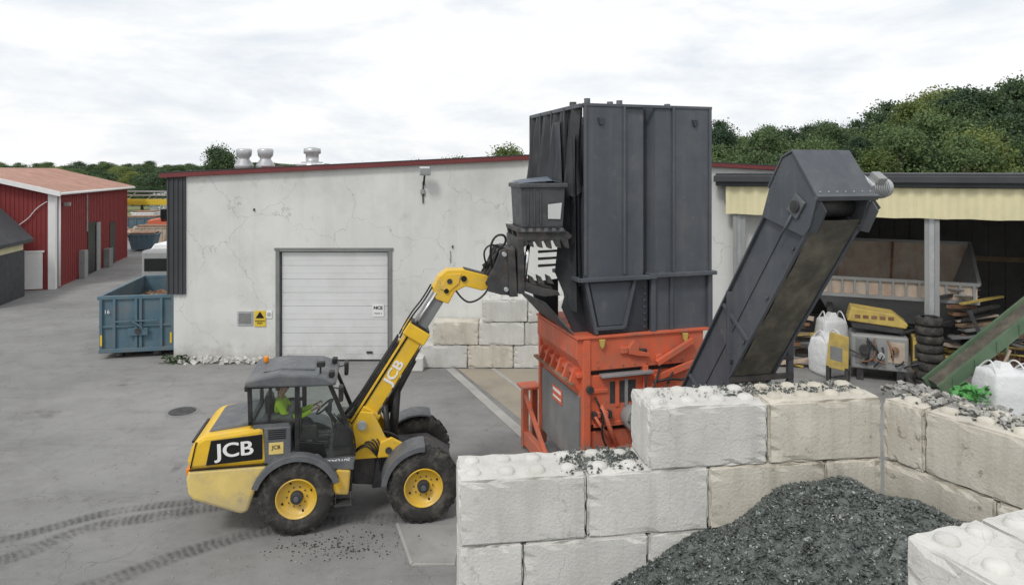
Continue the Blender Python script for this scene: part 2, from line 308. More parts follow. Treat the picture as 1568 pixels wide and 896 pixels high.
# ------------------------------------------------------------------ warehouse
FY=22.2
W=empty('warehouse_building',(0,0,0))
def wallpoly(name,pts,m,y0=FY,y1=FY+.3): return prism(W,name,pts,y0,y1,m,0)
def top(x): return 6.0+(x+11.15)*.62/12.55 if x<1.4 else 6.62-(x-1.4)*.42/7.8
wallpoly('facade_left',[(-10.6,0),(-7.6,0),(-7.6,top(-7.6)),(-10.6,top(-10.6))],'plaster')
wallpoly('facade_lintel',[(-7.6,3.58),(-3.98,3.58),(-3.98,top(-3.98)),(-7.6,top(-7.6))],'plaster')
wallpoly('facade_right',[(-3.98,0),(9.2,0),(9.2,top(9.2)),(1.4,6.62),(-3.98,top(-3.98))],'plaster')
wallpoly('dark_corner_cladding',[(-11.2,2.2),(-10.6,2.2),(-10.6,top(-10.6)),(-11.2,6.0)],'darkroof',FY-.06,FY+.3)
for i in range(4): box(W,f'cladding_rib_{i}',(-11.18+i*.15,FY-.09,2.2),(-11.13+i*.15,FY-.061,5.95),'darkroof',.004)
wallpoly('corner_base',[(-11.0,0),(-10.6,0),(-10.6,2.2),(-11.0,2.2)],'plaster',FY+.02,FY+.3)
box(W,'side_wall_left',(-11.15,FY+.3,0),(-10.9,60,6.0),'plaster',0)
box(W,'side_wall_right',(8.95,FY+.3,0),(9.2,60,6.2),'plaster',0)
box(W,'back_wall',(-10.9,59.7,0),(8.95,60,6.0),'plaster',0)
prism(W,'roof',[(-11.35,6.0),(1.4,6.63),(9.4,6.2),(9.4,6.28),(1.4,6.72),(-11.35,6.09)],FY+.05,60,'roof',0)
prism(W,'verge_trim',[(-11.4,5.97),(1.4,6.6),(9.45,6.17),(9.45,6.30),(1.4,6.74),(-11.4,6.12)],FY-.16,FY+.05,'redtrim',.01)
prism(W,'verge_flashing',[(-11.4,6.12),(1.4,6.74),(9.45,6.30),(9.45,6.33),(1.4,6.77),(-11.4,6.15)],FY-.17,FY+.3,'darkroof',0)
for i in range(8):
    z0=.03+i*.44; box(W,f'door_panel_{i+1}',(-7.52,FY+.1,z0),(-4.06,FY+.16,z0+.432),'door',.008)
    box(W,f'door_groove_{i+1}',(-7.5,FY+.094,z0+.2),(-4.08,FY+.1,z0+.215),'door',.002)
for n,a,b in (('jamb_left',(-7.68,FY-.04,0),(-7.56,FY+.2,3.62)),('jamb_right',(-4.02,FY-.04,0),(-3.90,FY+.2,3.62)),('door_head',(-7.72,FY-.05,3.62),(-3.86,FY+.2,3.70))):
    box(W,n,a,b,'greypanel',.008)
box(W,'door_bottom_seal',(-7.56,FY+.07,0),(-4.02,FY+.1,.05),'black',.005)
box(W,'door_handle',(-4.75,FY+.05,.26),(-4.55,FY+.09,.32),'black',.01)
box(W,'door_notice',(-4.55,FY+.08,1.45),(-4.18,FY+.092,1.85),'white',.004)
text(W,'notice_text','NCE',(-4.37,FY+.078,1.73),(R(90),0,0),.15,'panelblack',bold=.006)
text(W,'notice_text_2','PORT 2',(-4.37,FY+.078,1.55),(R(90),0,0),.075,'panelblack')
box(W,'grey_sign',(-8.92,FY-.03,1.18),(-8.42,FY-.005,1.65),'steel',.006)
box(W,'grey_sign_face',(-8.87,FY-.036,1.24),(-8.47,FY-.03,1.58),'greypanel',0)
box(W,'yellow_sign',(-8.37,FY-.03,1.15),(-8.0,FY-.005,1.66),'gold',.004)
prism(W,'warning_triangle',[(-8.33,1.42),(-8.04,1.42),(-8.185,1.64)],FY-.036,FY-.03,'panelblack',0)
text(W,'sign_text','VARNING\nPORT',(-8.185,FY-.034,1.29),(R(90),0,0),.075,'panelblack')
box(W,'white_sign',(-7.99,FY-.03,1.42),(-7.80,FY-.005,1.66),'white',.004)
cyl(W,'no_entry_ring',(-7.895,FY-.036,1.54),(-7.895,FY-.03,1.54),.07,'steel')
box(W,'floodlight_body',(-2.95,FY-.5,6.05),(-2.6,FY-.3,6.33),'steel',.03)
box(W,'floodlight_glass',(-2.92,FY-.51,6.08),(-2.63,FY-.5,6.27),'greymach',.005)
beam(W,'floodlight_arm',(-2.8,FY-.35,6.05),(-2.87,FY,5.75),.06,.06,'black')
tube(W,'floodlight_cable',[(-2.87,FY-.03,5.9),(-2.9,FY-.03,5.6),(-2.85,FY-.03,5.4)],.02,'black')
box(W,'conduit',(-2.91,FY-.05,5.15),(-2.87,FY-.01,5.85),'iron',.005)
box(W,'junction_box',(-2.97,FY-.08,5.45),(-2.83,FY-.005,5.6),'greymach',.01)
for i,(x,z) in enumerate(((-1.95,3.7),(-8.4,4.9),(5.6,4.6))): box(W,f'wall_bracket_{i+1}',(x,FY-.05,z),(x+.04,FY-.002,z+.08),'iron',0)
tube(W,'hairline_cable',[(-2.0,FY-.02,3.6),(-1.98,FY-.02,3.4),(-2.0,FY-.02,3.2)],.008,'iron')
box(W,'wall_cable_tray',(6.9,FY-.06,5.2),(9.1,FY-.002,5.26),'steel',0)
for i,x in enumerate((-10.6,-9.75)):
    lathe(W,f'roof_vent_{i+1}',[(0,0),(.26,0),(.26,.32),(.35,.36),(.36,.48),(.21,.70),(.21,.76),(.28,.84),(.31,1.06),(.26,1.12),(0,1.12)],(x,27,5.95),'steel',24,'z')
lathe(W,'roof_vent_3',[(0,0),(.42,0),(.42,.5),(.25,.5),(.25,.8),(.33,.84),(.33,1.02),(.1,1.08),(0,1.08)],(-7.9,27,6.05),'steel',24,'z')
box(W,'roof_vent_base',(-8.4,26.6,6.1),(-7.3,27.4,6.5),'steel',.03)
box(W,'roof_hatch',(-9.0,24.5,6.15),(-7.2,25.3,6.37),'redtrim',.02)
box(W,'skirt_damage',(-10.6,FY-.02,0),(-7.7,FY,.12),'stone',.005)
scatter(W,'plaster_debris',[(rng.uniform(-10.7,-7.7),FY-abs(rng.normal(0,.12))-.02,rng.uniform(0,.14)) for _ in range(170)],.03,.14,'plaster',.6,5)
scatter(None,'weeds',[(rng.uniform(-11.3,-10.4),FY-.1-abs(rng.normal(0,.1)),rng.uniform(0,.25)) for _ in range(130)],.02,.07,'leaf',.15,6)

# ------------------------------------------------------------------ concrete blocks
def block(parent,name,x0,L,z0,m='concrete',T=.8,H=.8,studs=True,y0=0.):
    g=.005
    bm=bmesh.new()
    a=(x0+g,y0,z0+g*.6); b=(x0+L-g,y0+T,z0+H-g*.6)
    bmesh.ops.create_cube(bm,size=1)
    for v in bm.verts: v.co=Vector([a[k] if v.co[k]<0 else b[k] for k in range(3)])+Vector((random.uniform(-.006,.006),random.uniform(-.012,.012),random.uniform(-.005,.005)))
    bmesh.ops.bevel(bm,geom=list(bm.edges),offset=.025,segments=2,affect='EDGES')
    # subdivide long edges and roughen the arrises a little so that they read as chipped
    ed=[e_ for e_ in bm.edges if e_.calc_length()>.4]
    bmesh.ops.subdivide_edges(bm,edges=ed,cuts=9,use_grid_fill=True)
    me=bpy.data.meshes.new(name)
    for v in bm.verts:
        near=sum(1 for k in range(3) if min(abs(v.co[k]-a[k]),abs(v.co[k]-b[k]))<.035)
        if near>=2:
            c=Vector([(a[k]+b[k])/2 for k in range(3)]); d=Vector([ (1 if v.co[k]>c[k] else -1) if min(abs(v.co[k]-a[k]),abs(v.co[k]-b[k]))<.035 else 0 for k in range(3)])
            v.co-=d*(random.random()**4)*.028
    bm.to_mesh(me); bm.free(); me.materials.append(M[m])
    o=bpy.data.objects.new(name,me); col.objects.link(o); o.parent=parent
    if studs:
        n=max(1,round(L/.4)); w=L/n
        for i in range(n):
            for j in (0,1):
                cx=x0+w*(i+.5); cy=y0+T*(.27+.46*j); h=.055*random.uniform(.8,1.1); r=.11*random.uniform(.9,1.05)
                lathe(parent,f'{name}_stud_{i}_{j}',[(r,-.02),(r*.97,.01),(r*.82,h*.7),(r*.5,h*.97),(0,h)],(cx+random.uniform(-.012,.012),cy,z0+H),m,18,'z')
    return o
BW=empty('concrete_block_wall',(-.65,8.34,0),math.atan2(.126,.992))
for zi,off in ((0,0),(1,-.8),(2,0)):
    k=0; x=off
    if off<0: block(BW,f'block_r{zi}_half',0,.8,zi*.8,studs=False); x=.8
    while x<5.6-.01:
        L=min(1.6,5.6-x); block(BW,f'block_r{zi}_{k}',x,L,zi*.8,'concrete' if x<3.1 else 'concrete2',studs=(zi==2 and x<2.4)); x+=L;k+=1
block(BW,'block_top_1',2.4,1.6,2.4); block(BW,'block_top_2',4.0,1.6,2.4,'concrete2')
RW=empty('concrete_block_wall',(4.905,9.05,0),math.atan2(-.87,.50))
for zi,offs in ((3,(0,.55,2.15,3.75)),(2,(0,1.35,2.95,4.3)),(1,(0,.55,2.15,3.75)),(0,(0,1.35,2.95,4.3))):
    for i in range(3): block(RW,f'side_block_r{zi}_{i}',offs[i],offs[i+1]-offs[i],zi*.8,'concrete2',studs=zi==3)
NB=empty('concrete_block_wall',(3.26,5.66,0),R(-71))
for zi in range(4):
    block(NB,f'near_block_{zi}',0,1.6,zi*.8,studs=zi==3); block(NB,f'near_block_b{zi}',1.6,1.6,zi*.8,studs=zi==3)
    block(NB,f'near_block_c{zi}',0,1.6,zi*.8,studs=zi==3,y0=.81); 
M['shard']=mat('dark_cullet_shard',(.07,.08,.074),.35,0,.6,6,.1,30,(.2,.225,.21),.65,9,spec=.6)
M['shard2']=mat('pale_cullet_shard',(.28,.31,.3),.3,0,.4,6,.1,30,spec=.6)
pts=[(x,y,2.405+random.uniform(0,.03)) for x,y in zip(rng.uniform(1.35,2.38,420),np.clip(rng.normal(.45,.2,420),.05,.76))]
scatter(BW,'cullet_spill',pts,.008,.03,'shard',.35,11)
scatter(BW,'cullet_spill_pale',[(rng.uniform(1.3,2.38),rng.uniform(.1,.75),2.41) for _ in range(120)],.008,.025,'stone',.35,14)
scatter(BW,'cullet_spill_on_top',[(rng.uniform(2.5,5.5),rng.uniform(.3,.78),3.21) for _ in range(220)],.005,.022,'stone',.4,12)
scatter(BW,'dark_crumbs_on_top',[(rng.uniform(3.6,5.5),rng.uniform(.3,.78),3.21) for _ in range(420)],.006,.028,'shard',.4,15)
scatter(RW,'broken_stone_on_top',[(rng.uniform(-.2,3.5),rng.uniform(.25,.8),3.215+rng.uniform(0,.04)) for _ in range(300)],.012,.065,'stone',.5,13)
scatter(RW,'dark_crumbs_on_top',[(rng.uniform(-.2,3.5),rng.uniform(.15,.8),3.21) for _ in range(520)],.01,.035,'shard',.4,16)
SB=empty('concrete_block_stack',(-2.85,21.45,0),0)
for zi,x0 in ((0,0.0),(1,.35),(2,1.9)):
    x=x0;k=0
    while x<7.0: block(SB,f'stack_block_r{zi}_{k}',x,1.45,zi*.72,'concrete2' if (k+zi)%3==1 else 'concrete',T=.7,H=.72,studs=(zi==2)); x+=1.45;k+=1
box(SB,'low_block',(-.35,-.35,0),(.1,.3,.42),'concrete',.03)

# ------------------------------------------------------------------ cullet pile
cw=Vector((-.65,8.34)); crn=Vector((4.905,9.05))
def pileh(x,y):
    a=Vector((4.1,8.3)); b=Vector((5.0,7.65)); p=Vector((x,y)); t=max(0,min(1,(p-a).dot(b-a)/(b-a).length_squared)); d=(p-(a+(b-a)*t)).length
    h=2.40-.05*t-.53*max(0,math.sqrt(d*d+.12)-.2)
    h+=.05*math.sin(x*3.1+y*1.7)+.04*math.sin(x*6.3-y*5.1)
    return max(h,0.0)
def inside(x,y):
    n1=Vector((.126,-.992)); n2=Vector((-.867,-.498)); p=Vector((x,y))
    return (p-cw).dot(n1)>-.02 and (p-crn).dot(n2)>-.02
nx,ny=110,100; V=[];F=[];idx={}
for i in range(nx+1):
    for j in range(ny+1):
        x=-.2+i*7.4/nx; y=3.2+j*6.2/ny
        if (Vector((x,y))-cw).dot(Vector((.126,-.992)))<-.12 or (Vector((x,y))-crn).dot(Vector((-.867,-.498)))<-.12: continue
        h=pileh(x,y)
        idx[i,j]=len(V); V.append((x+random.uniform(-.02,.02),y+random.uniform(-.02,.02),h+random.uniform(-.02,.02) if h>0 else -.03))
for i in range(nx):
    for j in range(ny):
        q=[(i,j),(i+1,j),(i+1,j+1),(i,j+1)]
        if all(k in idx for k in q): F.append([idx[k] for k in q])
PL=empty('cullet_pile')
obj(PL,'pile_core',V,F,'shard')
pp=[];
while len(pp)<38000:
    x=rng.uniform(.8,6.6); y=rng.uniform(5.6,9.1)
    if not inside(x,y): continue
    h=pileh(x,y)
    if h<=.02: continue
    pp.append((x,y,h+rng.uniform(-.015,.022)))
scatter(PL,'dark_shards',pp[:31500],.007,.03,'shard',.28,21)
scatter(PL,'light_shards',pp[31500:35500],.006,.022,'shard2',.25,22)
scatter(PL,'long_shards',pp[35500:],.02,.045,'shard',.2,23)

# ------------------------------------------------------------------ telescopic wheel loader
yaw=math.atan2(.41,2.12)
J=empty('telescopic_wheel_loader',(-3.66,11.57,0),yaw)
def wheel(tag,x,y,far=False,r=.63,w=.46):
    c=(x,y,r)
    s=1 if far else -1
    hw=w/2
    lathe(J,f'tyre_{tag}',[(.33,-hw+.05),(.36,-hw+.01),(.48,-hw-.005),(.58,-hw+.02),(.615,-hw+.07),(.62,0),(.615,hw-.07),(.58,hw-.02),(.48,hw+.005),(.36,hw-.01),(.33,hw-.05)],c,'rubber',56)
    V=[];F=[]
    for side in (-1,1):
        for i in range(22):
            a=2*math.pi*(i+(.5 if side>0 else 0))/22; da=.075; k=len(V)
            for (aa,yy,rr) in ((a-da,side*.01,.60),(a+da*.6,side*.01,.60),(a+da*1.5,side*(hw-.0),.555),(a-da*.1,side*(hw-.0),.555),
                               (a-da*.85,side*.015,.648),(a+da*.45,side*.015,.648),(a+da*1.2,side*(hw-.03),.625),(a+da*.1,side*(hw-.03),.625)):
                V.append((x+rr*math.cos(aa),y+yy,r+rr*math.sin(aa)))
            F+=[(k,k+1,k+2,k+3),(k+4,k+5,k+6,k+7),(k,k+1,k+5,k+4),(k+1,k+2,k+6,k+5),(k+2,k+3,k+7,k+6),(k+3,k,k+4,k+7)]
    obj(J,f'tread_{tag}',V,F,'rubber',.006)
    lathe(J,f'rim_{tag}',[(.345,s*(hw-.03)),(.34,s*(hw-.01)),(.325,s*(hw-.01)),(.31,s*(hw-.07)),(.24,s*(hw-.13)),(.20,s*(hw-.14)),(.12,s*(hw-.12)),(0,s*(hw-.12))],c,'yellow',40)
    cyl(J,f'hub_{tag}',(x,y+s*(hw-.15),r),(x,y+s*(hw-.03),r),.115,'iron',.10,24,.01)
    cyl(J,f'hub_cap_{tag}',(x,y+s*(hw-.03),r),(x,y+s*(hw-.0),r),.05,'dgrey',.04,16)
    for i in range(10):
        a=i*math.pi/5; cyl(J,f'bolt_{tag}_{i}',(x+.165*math.cos(a),y+s*(hw-.15),r+.165*math.sin(a)),(x+.165*math.cos(a),y+s*(hw-.115),r+.165*math.sin(a)),.012,'iron',seg=8)
    for i in range(4):
        a=i*math.pi/2+.4; cyl(J,f'rim_hole_{tag}_{i}',(x+.26*math.cos(a),y+s*(hw-.13),r+.26*math.sin(a)),(x+.26*math.cos(a),y+s*(hw-.095),r+.26*math.sin(a)),.018,'panelblack',seg=10)
wheel('rear_near',0,.23); wheel('rear_far',0,1.87,True); wheel('front_near',2.15,.23); wheel('front_far',2.15,1.87,True)
cyl(J,'rear_axle',(0,.4,.63),(0,1.7,.63),.13,'iron'); cyl(J,'front_axle',(2.15,.4,.63),(2.15,1.7,.63),.13,'iron')
def side(name,prof,y0,y1,m,b=.03): return prism(J,name,prof,y0,y1,m,b)
side('counterweight',[(-1.77,1.06),(-1.74,.82),(-1.66,.72),(-.92,.42),(-.80,.44),(-.66,.85),(-.45,1.08),(-.4,1.22),(-1.74,1.22)],.10,1.98,'yellowdust',.05)
side('bonnet',[(-1.73,1.22),(-1.76,1.36),(-1.68,1.64),(-1.52,1.76),(-.55,1.86),(-.48,1.22)],.12,1.75,'yellow',.07)
side('bonnet_top_cover',[(-1.48,1.74),(-1.42,1.81),(-.6,1.93),(-.5,1.92),(-.5,1.8)],.30,1.55,'dgrey',.03)
for i in range(7): box(J,f'rear_grille_slat_{i}',(-1.775,.5,1.02+i*.085),(-1.73,1.6,1.06+i*.085),'black',.004)
side('decal_panel',[(-1.46,1.28),(-.56,1.32),(-.56,1.74),(-1.38,1.69)],.105,.123,'panelblack',.01)
text(J,'bonnet_lettering','JCB',(-1.0,.098,1.51),(R(90),R(-2),0),.33,'white',.004,1.18,.009)
side('bonnet_shut_line',[(-1.72,1.215),(-.48,1.215),(-.48,1.23),(-1.72,1.23)],.095,.13,'panelblack',0)
side('bonnet_shut_line_2',[(-1.71,1.26),(-1.69,1.26),(-1.60,1.68),(-1.62,1.68)],.108,.13,'panelblack',0)
box(J,'rear_lamp',(-1.775,.13,1.14),(-1.71,.3,1.24),'amber',.01); box(J,'rear_lamp_far',(-1.775,1.65,1.14),(-1.71,1.82,1.24),'amber',.01)
box(J,'number_plate',(-1.79,.85,.78),(-1.73,1.25,.9),'white',.004)
side('tow_hitch',[(-1.84,.75),(-1.7,.75),(-1.7,.86),(-1.84,.83)],.8,1.2,'rust',.01)
side('side_vent_panel',[(-.54,1.22),(-.10,1.22),(-.10,1.84),(-.54,1.84)],.13,1.7,'dgrey',.02)
side('tool_badge',[(-.46,1.38),(-.22,1.38),(-.22,1.58),(-.46,1.58)],.12,.13,'yellowdust',.008)
text(J,'badge_text','JCB',(-.34,.117,1.50),(R(90),0,0),.09,'panelblack')
for i in range(5): box(J,f'vent_slot_{i}',(-.47,.12,1.64+i*.035),(-.18,.132,1.655+i*.035),'panelblack',0)
def arc(name,cx,cz,r0,r1,a0,a1,y0,y1,m,n=16):
    o=[(cx+r1*math.cos(R(a0+(a1-a0)*i/n)),cz+r1*math.sin(R(a0+(a1-a0)*i/n))) for i in range(n+1)]
    i_=[(cx+r0*math.cos(R(a1+(a0-a1)*i/n)),cz+r0*math.sin(R(a1+(a0-a1)*i/n))) for i in range(n+1)]
    V=[];F=[]
    for k in range(n+1): V+= [(o[k][0],y0,o[k][1]),(o[k][0],y1,o[k][1]),(i_[n-k][0],y1,i_[n-k][1]),(i_[n-k][0],y0,i_[n-k][1])]
    for k in range(n):
        a=4*k
        for j in range(4): F.append((a+j,a+(j+1)%4,a+4+(j+1)%4,a+4+j))
    F+=[(0,1,2,3),(4*n,4*n+1,4*n+2,4*n+3)]
    return obj(J,name,V,F,m,.01)
arc('rear_fender_near',0,.63,.71,.76,22,158,-.02,.52,'dgrey'); arc('rear_fender_far',0,.63,.71,.76,22,158,1.58,2.1,'dgrey')
arc('rear_fender_lip',0,.63,.66,.765,20,160,-.05,-.02,'dgrey')
arc('front_fender_near',2.15,.63,.70,.74,88,170,.0,.5,'dgrey',10); arc('front_fender_far',2.15,.63,.70,.74,70,165,1.6,2.1,'dgrey',10)
arc('front_fender_lip',2.15,.63,.65,.745,88,172,-.03,.0,'dgrey',10)
side('fender_infill',[(-.5,1.2),(-.35,1.32),(.35,1.33),(.6,1.1),(.62,.9),(.45,1.15),(.0,1.38),(-.4,1.2)],.12,.5,'dgrey',.01)
side('rear_chassis',[(-.9,.5),(.9,.45),(.95,1.2),(-.6,1.25)],.5,1.6,'iron',.02)
side('side_tank',[(.52,.62),(.86,.58),(.9,1.02),(.66,1.06)],.1,.6,'yellow',.04)
side('side_tank_far',[(.5,.58),(.9,.55),(.9,1.1),(.5,1.12)],1.5,1.98,'yellow',.04)
side('tank_dark_strip',[(.6,1.06),(.95,1.02),(.95,1.18),(.5,1.2)],.1,.6,'dgrey',.01)
box(J,'step_lower',(.62,.05,.42),(.92,.3,.45),'iron',.005); 
for x in (.64,.9): beam(J,f'step_hanger_{x}',(x,.1,.44),(x,.14,.64),.02,.03,'iron')
side('articulation',[(.9,.5),(1.3,.45),(1.35,1.05),(.9,1.1)],.7,1.35,'iron',.03)
cyl(J,'pivot_pin',(1.12,1.0,.4),(1.12,1.0,1.25),.09,'steel')
side('front_chassis',[(1.25,.42),(2.6,.5),(2.72,.8),(2.3,1.08),(1.35,1.08)],.62,1.42,'iron',.03)
side('loader_tower_near',[(.93,1.0),(1.55,1.0),(1.75,1.18),(1.5,1.36),(1.28,1.82),(1.05,1.86),(.92,1.6)],.56,.62,'yellow',.015)
side('loader_tower_far',[(.93,1.0),(1.55,1.0),(1.75,1.18),(1.5,1.36),(1.28,1.82),(1.05,1.86),(.92,1.6)],1.28,1.34,'yellow',.015)
side('front_frame_near',[(1.35,1.02),(1.9,1.02),(1.98,1.15),(1.6,1.38),(1.4,1.3)],.5,.56,'yellow',.02)
cyl(J,'main_pivot',(1.08,.50,1.62),(1.08,1.40,1.62),.085,'steel',bevel=.01)
cyl(J,'tower_pin',(1.55,.48,1.15),(1.55,1.40,1.15),.06,'iron')
A=Vector((1.02,0,1.56)); ax=Vector((.543,0,.84)); pe=Vector((-.84,0,.543))
def bp(t,h,y): q=A+ax*t+pe*h; return (q.x,y,q.z)
def boombox(name,t0,t1,h0,h1,y0,y1,m,b=.012):
    v=[bp(t0,h0,y0),bp(t1,h0,y0),bp(t1,h0,y1),bp(t0,h0,y1),bp(t0,h1,y0),bp(t1,h1,y0),bp(t1,h1,y1),bp(t0,h1,y1)]
    return obj(J,name,v,[(0,3,2,1),(4,5,6,7),(0,1,5,4),(1,2,6,5),(2,3,7,6),(3,0,4,7)],m,b)
boombox('outer_boom',-.2,1.98,-.17,.17,.74,1.12,'yellow')
boombox('boom_top_guard',-.25,1.6,.17,.225,.78,1.08,'black')
boombox('boom_side_rail',-.1,1.85,.10,.135,.725,.74,'panelblack',.003)
boombox('boom_foot',-.32,.35,-.26,.12,.70,1.16,'yellow',.03)
boombox('boom_collar',1.80,2.04,-.23,.23,.69,1.17,'yellow',.02)
boombox('collar_pad',2.04,2.08,-.19,.19,.72,1.14,'black',.005)
boombox('inner_boom',1.5,2.72,-.125,.125,.80,1.06,'greypanel')
boombox('inner_boom_2',2.3,2.95,-.10,.11,.82,1.04,'yellow')
for yy in (.77,1.09):
    cyl(J,f'extension_rod_{yy}',bp(1.95,.1,yy),bp(2.75,.1,yy),.025,'chrome'); 
    tube(J,f'hose_{yy}',[bp(1.7,.22,yy),bp(2.1,.26,yy),bp(2.5,.2,yy),bp(2.8,.22,yy)],.016,'black')
cyl(J,'under_ram_barrel',bp(.35,-.33,.93),bp(1.45,-.24,.93),.075,'black'); cyl(J,'under_ram_rod',bp(1.4,-.245,.93),bp(1.95,-.2,.93),.035,'chrome')
cyl(J,'lift_ram_barrel',(1.62,.93,1.0),bp(.85,-.26,.93),.085,'black'); cyl(J,'lift_ram_rod',bp(.6,-.36,.93),bp(1.15,-.17,.93),.04,'chrome')
cyl(J,'tilt_ram',(1.55,.66,1.2),bp(.55,-.2,.66),.05,'black'); cyl(J,'tilt_ram_2',(1.55,1.2,1.2),bp(.55,-.2,1.2),.05,'black')
for i,(h,yy) in enumerate(((.25,.8),(.26,.86),(.25,.98),(-.2,.72),(-.22,1.14))):
    tube(J,f'boom_hose_{i}',[bp(-.3,h+.1,yy),bp(.2,h,yy),bp(1.0,h+.01,yy),bp(1.7,h,yy)],.017,'black')
text(J,'boom_lettering','JCB',bp(1.12,-.03,.733),(R(90),R(-57.1),0),.25,'white',.004,1.2,.007)
for k,hh in enumerate((-.3,-.2,-.08)):
    tube(J,f'front_hose_{k}',[(1.3,.6+.1*k,1.5),(1.7,.55+.12*k,1.45-.1*k),(1.75,.6+.1*k,1.15),(1.5,.7+.1*k,.95)],.018,'black')
for k in range(5):
    tube(J,f'tower_hose_{k}',[(.95,.5+.08*k,1.15),(1.1+.04*k,.46+.04*k,1.3+.04*k),(1.25+.05*k,.5,1.2),(1.4,.58,.95-.05*k)],.015,'black')
side('boom_head',[(2.42,3.80),(2.36,4.0),(2.48,4.22),(2.64,4.34),(2.95,4.34),(3.38,4.22),(3.52,4.12),(3.5,3.98),(3.3,3.93),(2.98,4.02),(2.78,3.92),(2.66,3.70)],.76,1.10,'yellow',.02)
side('head_cheek',[(2.5,4.0),(2.62,4.26),(2.9,4.27),(2.85,4.08),(2.65,3.92)],.735,.76,'yellow',.01)
side('head_wear_strip',[(2.98,4.30),(3.36,4.19),(3.38,4.235),(2.97,4.355)],.78,1.08,'iron',.004)
cyl(J,'head_pin',(2.68,.72,4.13),(2.68,1.14,4.13),.05,'iron'); cyl(J,'nose_pin',(3.42,.68,4.08),(3.42,1.18,4.08),.06,'iron')
cyl(J,'nose_cavity',(2.95,.728,4.17),(2.95,.77,4.17),.055,'panelblack'); cyl(J,'nose_cavity_2',(2.62,.728,3.95),(2.62,.77,3.95),.045,'panelblack')
tube(J,'nose_hose',[(2.8,.75,3.95),(2.95,.7,3.72),(3.2,.7,3.75),(3.42,.72,3.95),(3.5,.75,4.2)],.018,'black')
for yy in (.55,.86,1.18,1.42):
    side(f'hitch_plate_{yy}',[(3.38,3.95),(3.36,4.18),(3.50,4.42),(3.62,4.72),(3.72,4.74),(3.86,4.45),(3.94,4.0),(3.86,3.86),(3.62,3.88)],yy,yy+.035,'iron',.008)
side('hitch_face',[(3.78,3.84),(3.94,3.84),(3.88,4.74),(3.74,4.74)],.5,1.5,'iron',.01)
cyl(J,'hitch_bar',(3.68,.48,4.64),(3.68,1.5,4.64),.04,'steel'); cyl(J,'hitch_bar_low',(3.72,.5,3.98),(3.72,1.5,3.98),.04,'steel')
cyl(J,'hitch_ram',(3.35,.93,4.35),(3.66,.93,4.6),.055,'black')
tube(J,'hitch_hose_loop',[(3.5,.8,4.3),(3.42,.7,4.7),(3.52,.66,4.98),(3.72,.66,5.0),(3.75,.7,4.82),(3.6,.75,4.72),(3.55,.8,4.5)],.022,'black')
tube(J,'hitch_hose_loop_2',[(3.45,.9,4.3),(3.3,.85,4.6),(3.45,.82,4.82),(3.7,.84,4.72),(3.7,.9,4.5)],.018,'black')
side('rotator_plate',[(3.94,3.9),(4.06,3.9),(4.04,4.95),(3.92,4.95)],.45,1.6,'iron',.01)
cyl(J,'rotator_ring',(3.9,1.0,4.4),(4.12,1.0,4.4),.34,'dgrey',bevel=.01)
for yy in (.5,1.0,1.5):
    side(f'clamp_arm_{yy}',[(3.98,4.72),(4.2,4.86),(4.95,4.90),(5.0,4.96),(4.9,5.05),(3.92,5.08)],yy,yy+.09,'iron',.01)
    side(f'lower_jaw_{yy}',[(4.0,4.14),(4.12,4.10),(4.42,3.98),(4.72,3.92),(4.76,3.84),(4.45,3.82),(4.22,3.88),(4.02,3.96)],yy,yy+.08,'iron',.01)
for i,(x,z) in enumerate(((4.15,4.76),(4.32,4.74),(4.5,4.72),(4.68,4.73),(4.84,4.72))):
    side(f'tooth_{i}',[(x-.06,4.9),(x+.07,4.9),(x+.10,z),(x+.02,z+.02)],.5,.62,'iron',.004)
for i,x in enumerate((4.2,4.36,4.54)):
    side(f'lower_tooth_{i}',[(x-.03,4.08),(x+.10,4.05),(x+.02,4.20),(x-.06,4.24)],.5,.62,'iron',.004)
for i,(z) in enumerate((4.28,4.42,4.56)): side(f'side_tine_{i}',[(4.5,z),(4.9,z+.02),(4.93,z+.06),(4.5,z+.05)],1.2,1.27,'iron',.004)
for yy in (.6,1.3): cyl(J,f'clamp_ram_{yy}',(4.08,yy,4.1),(4.16,yy,4.8),.04,'chrome')
side('clamp_carriage_bars',[(3.92,5.05),(4.85,5.02),(4.85,5.09),(3.9,5.13)],.45,1.6,'iron',.01)
for i in range(6): box(J,f'clamp_slot_{i}',(3.98+i*.15,.44,5.055),(4.06+i*.15,.47,5.12),'dgrey',.004)
cy0,cy1=.14,1.34
ZT=2.55
roofp=[(-.86,2.58),(-.82,2.66),(-.3,2.74),(.35,2.69),(.62,2.58),(.66,2.50),(.5,2.49),(-.8,2.54)]
side('cab_roof',roofp,cy0-.05,cy1+.05,'dgrey',.035)
side('roof_panel',[(-.6,2.71),(-.3,2.765),(.25,2.725),(.3,2.69)],.4,1.1,'dgrey',.02)
side('cab_floor',[(-.1,1.12),(.95,1.12),(.95,1.25),(-.1,1.25)],cy0+.02,cy1-.02,'black',.01)
side('cab_rear_low',[(-.72,1.8),(-.12,1.8),(-.12,1.92),(-.72,1.92)],cy0,cy1,'dgrey',.02)
pil=[((-.76,1.9),(-.78,ZT+.02),.07),((-.46,1.9),(-.44,ZT),.05),((.0,1.2),(.0,ZT),.08),((.93,1.25),(.88,1.68),.06),((.88,1.68),(.53,ZT-.02),.07)]
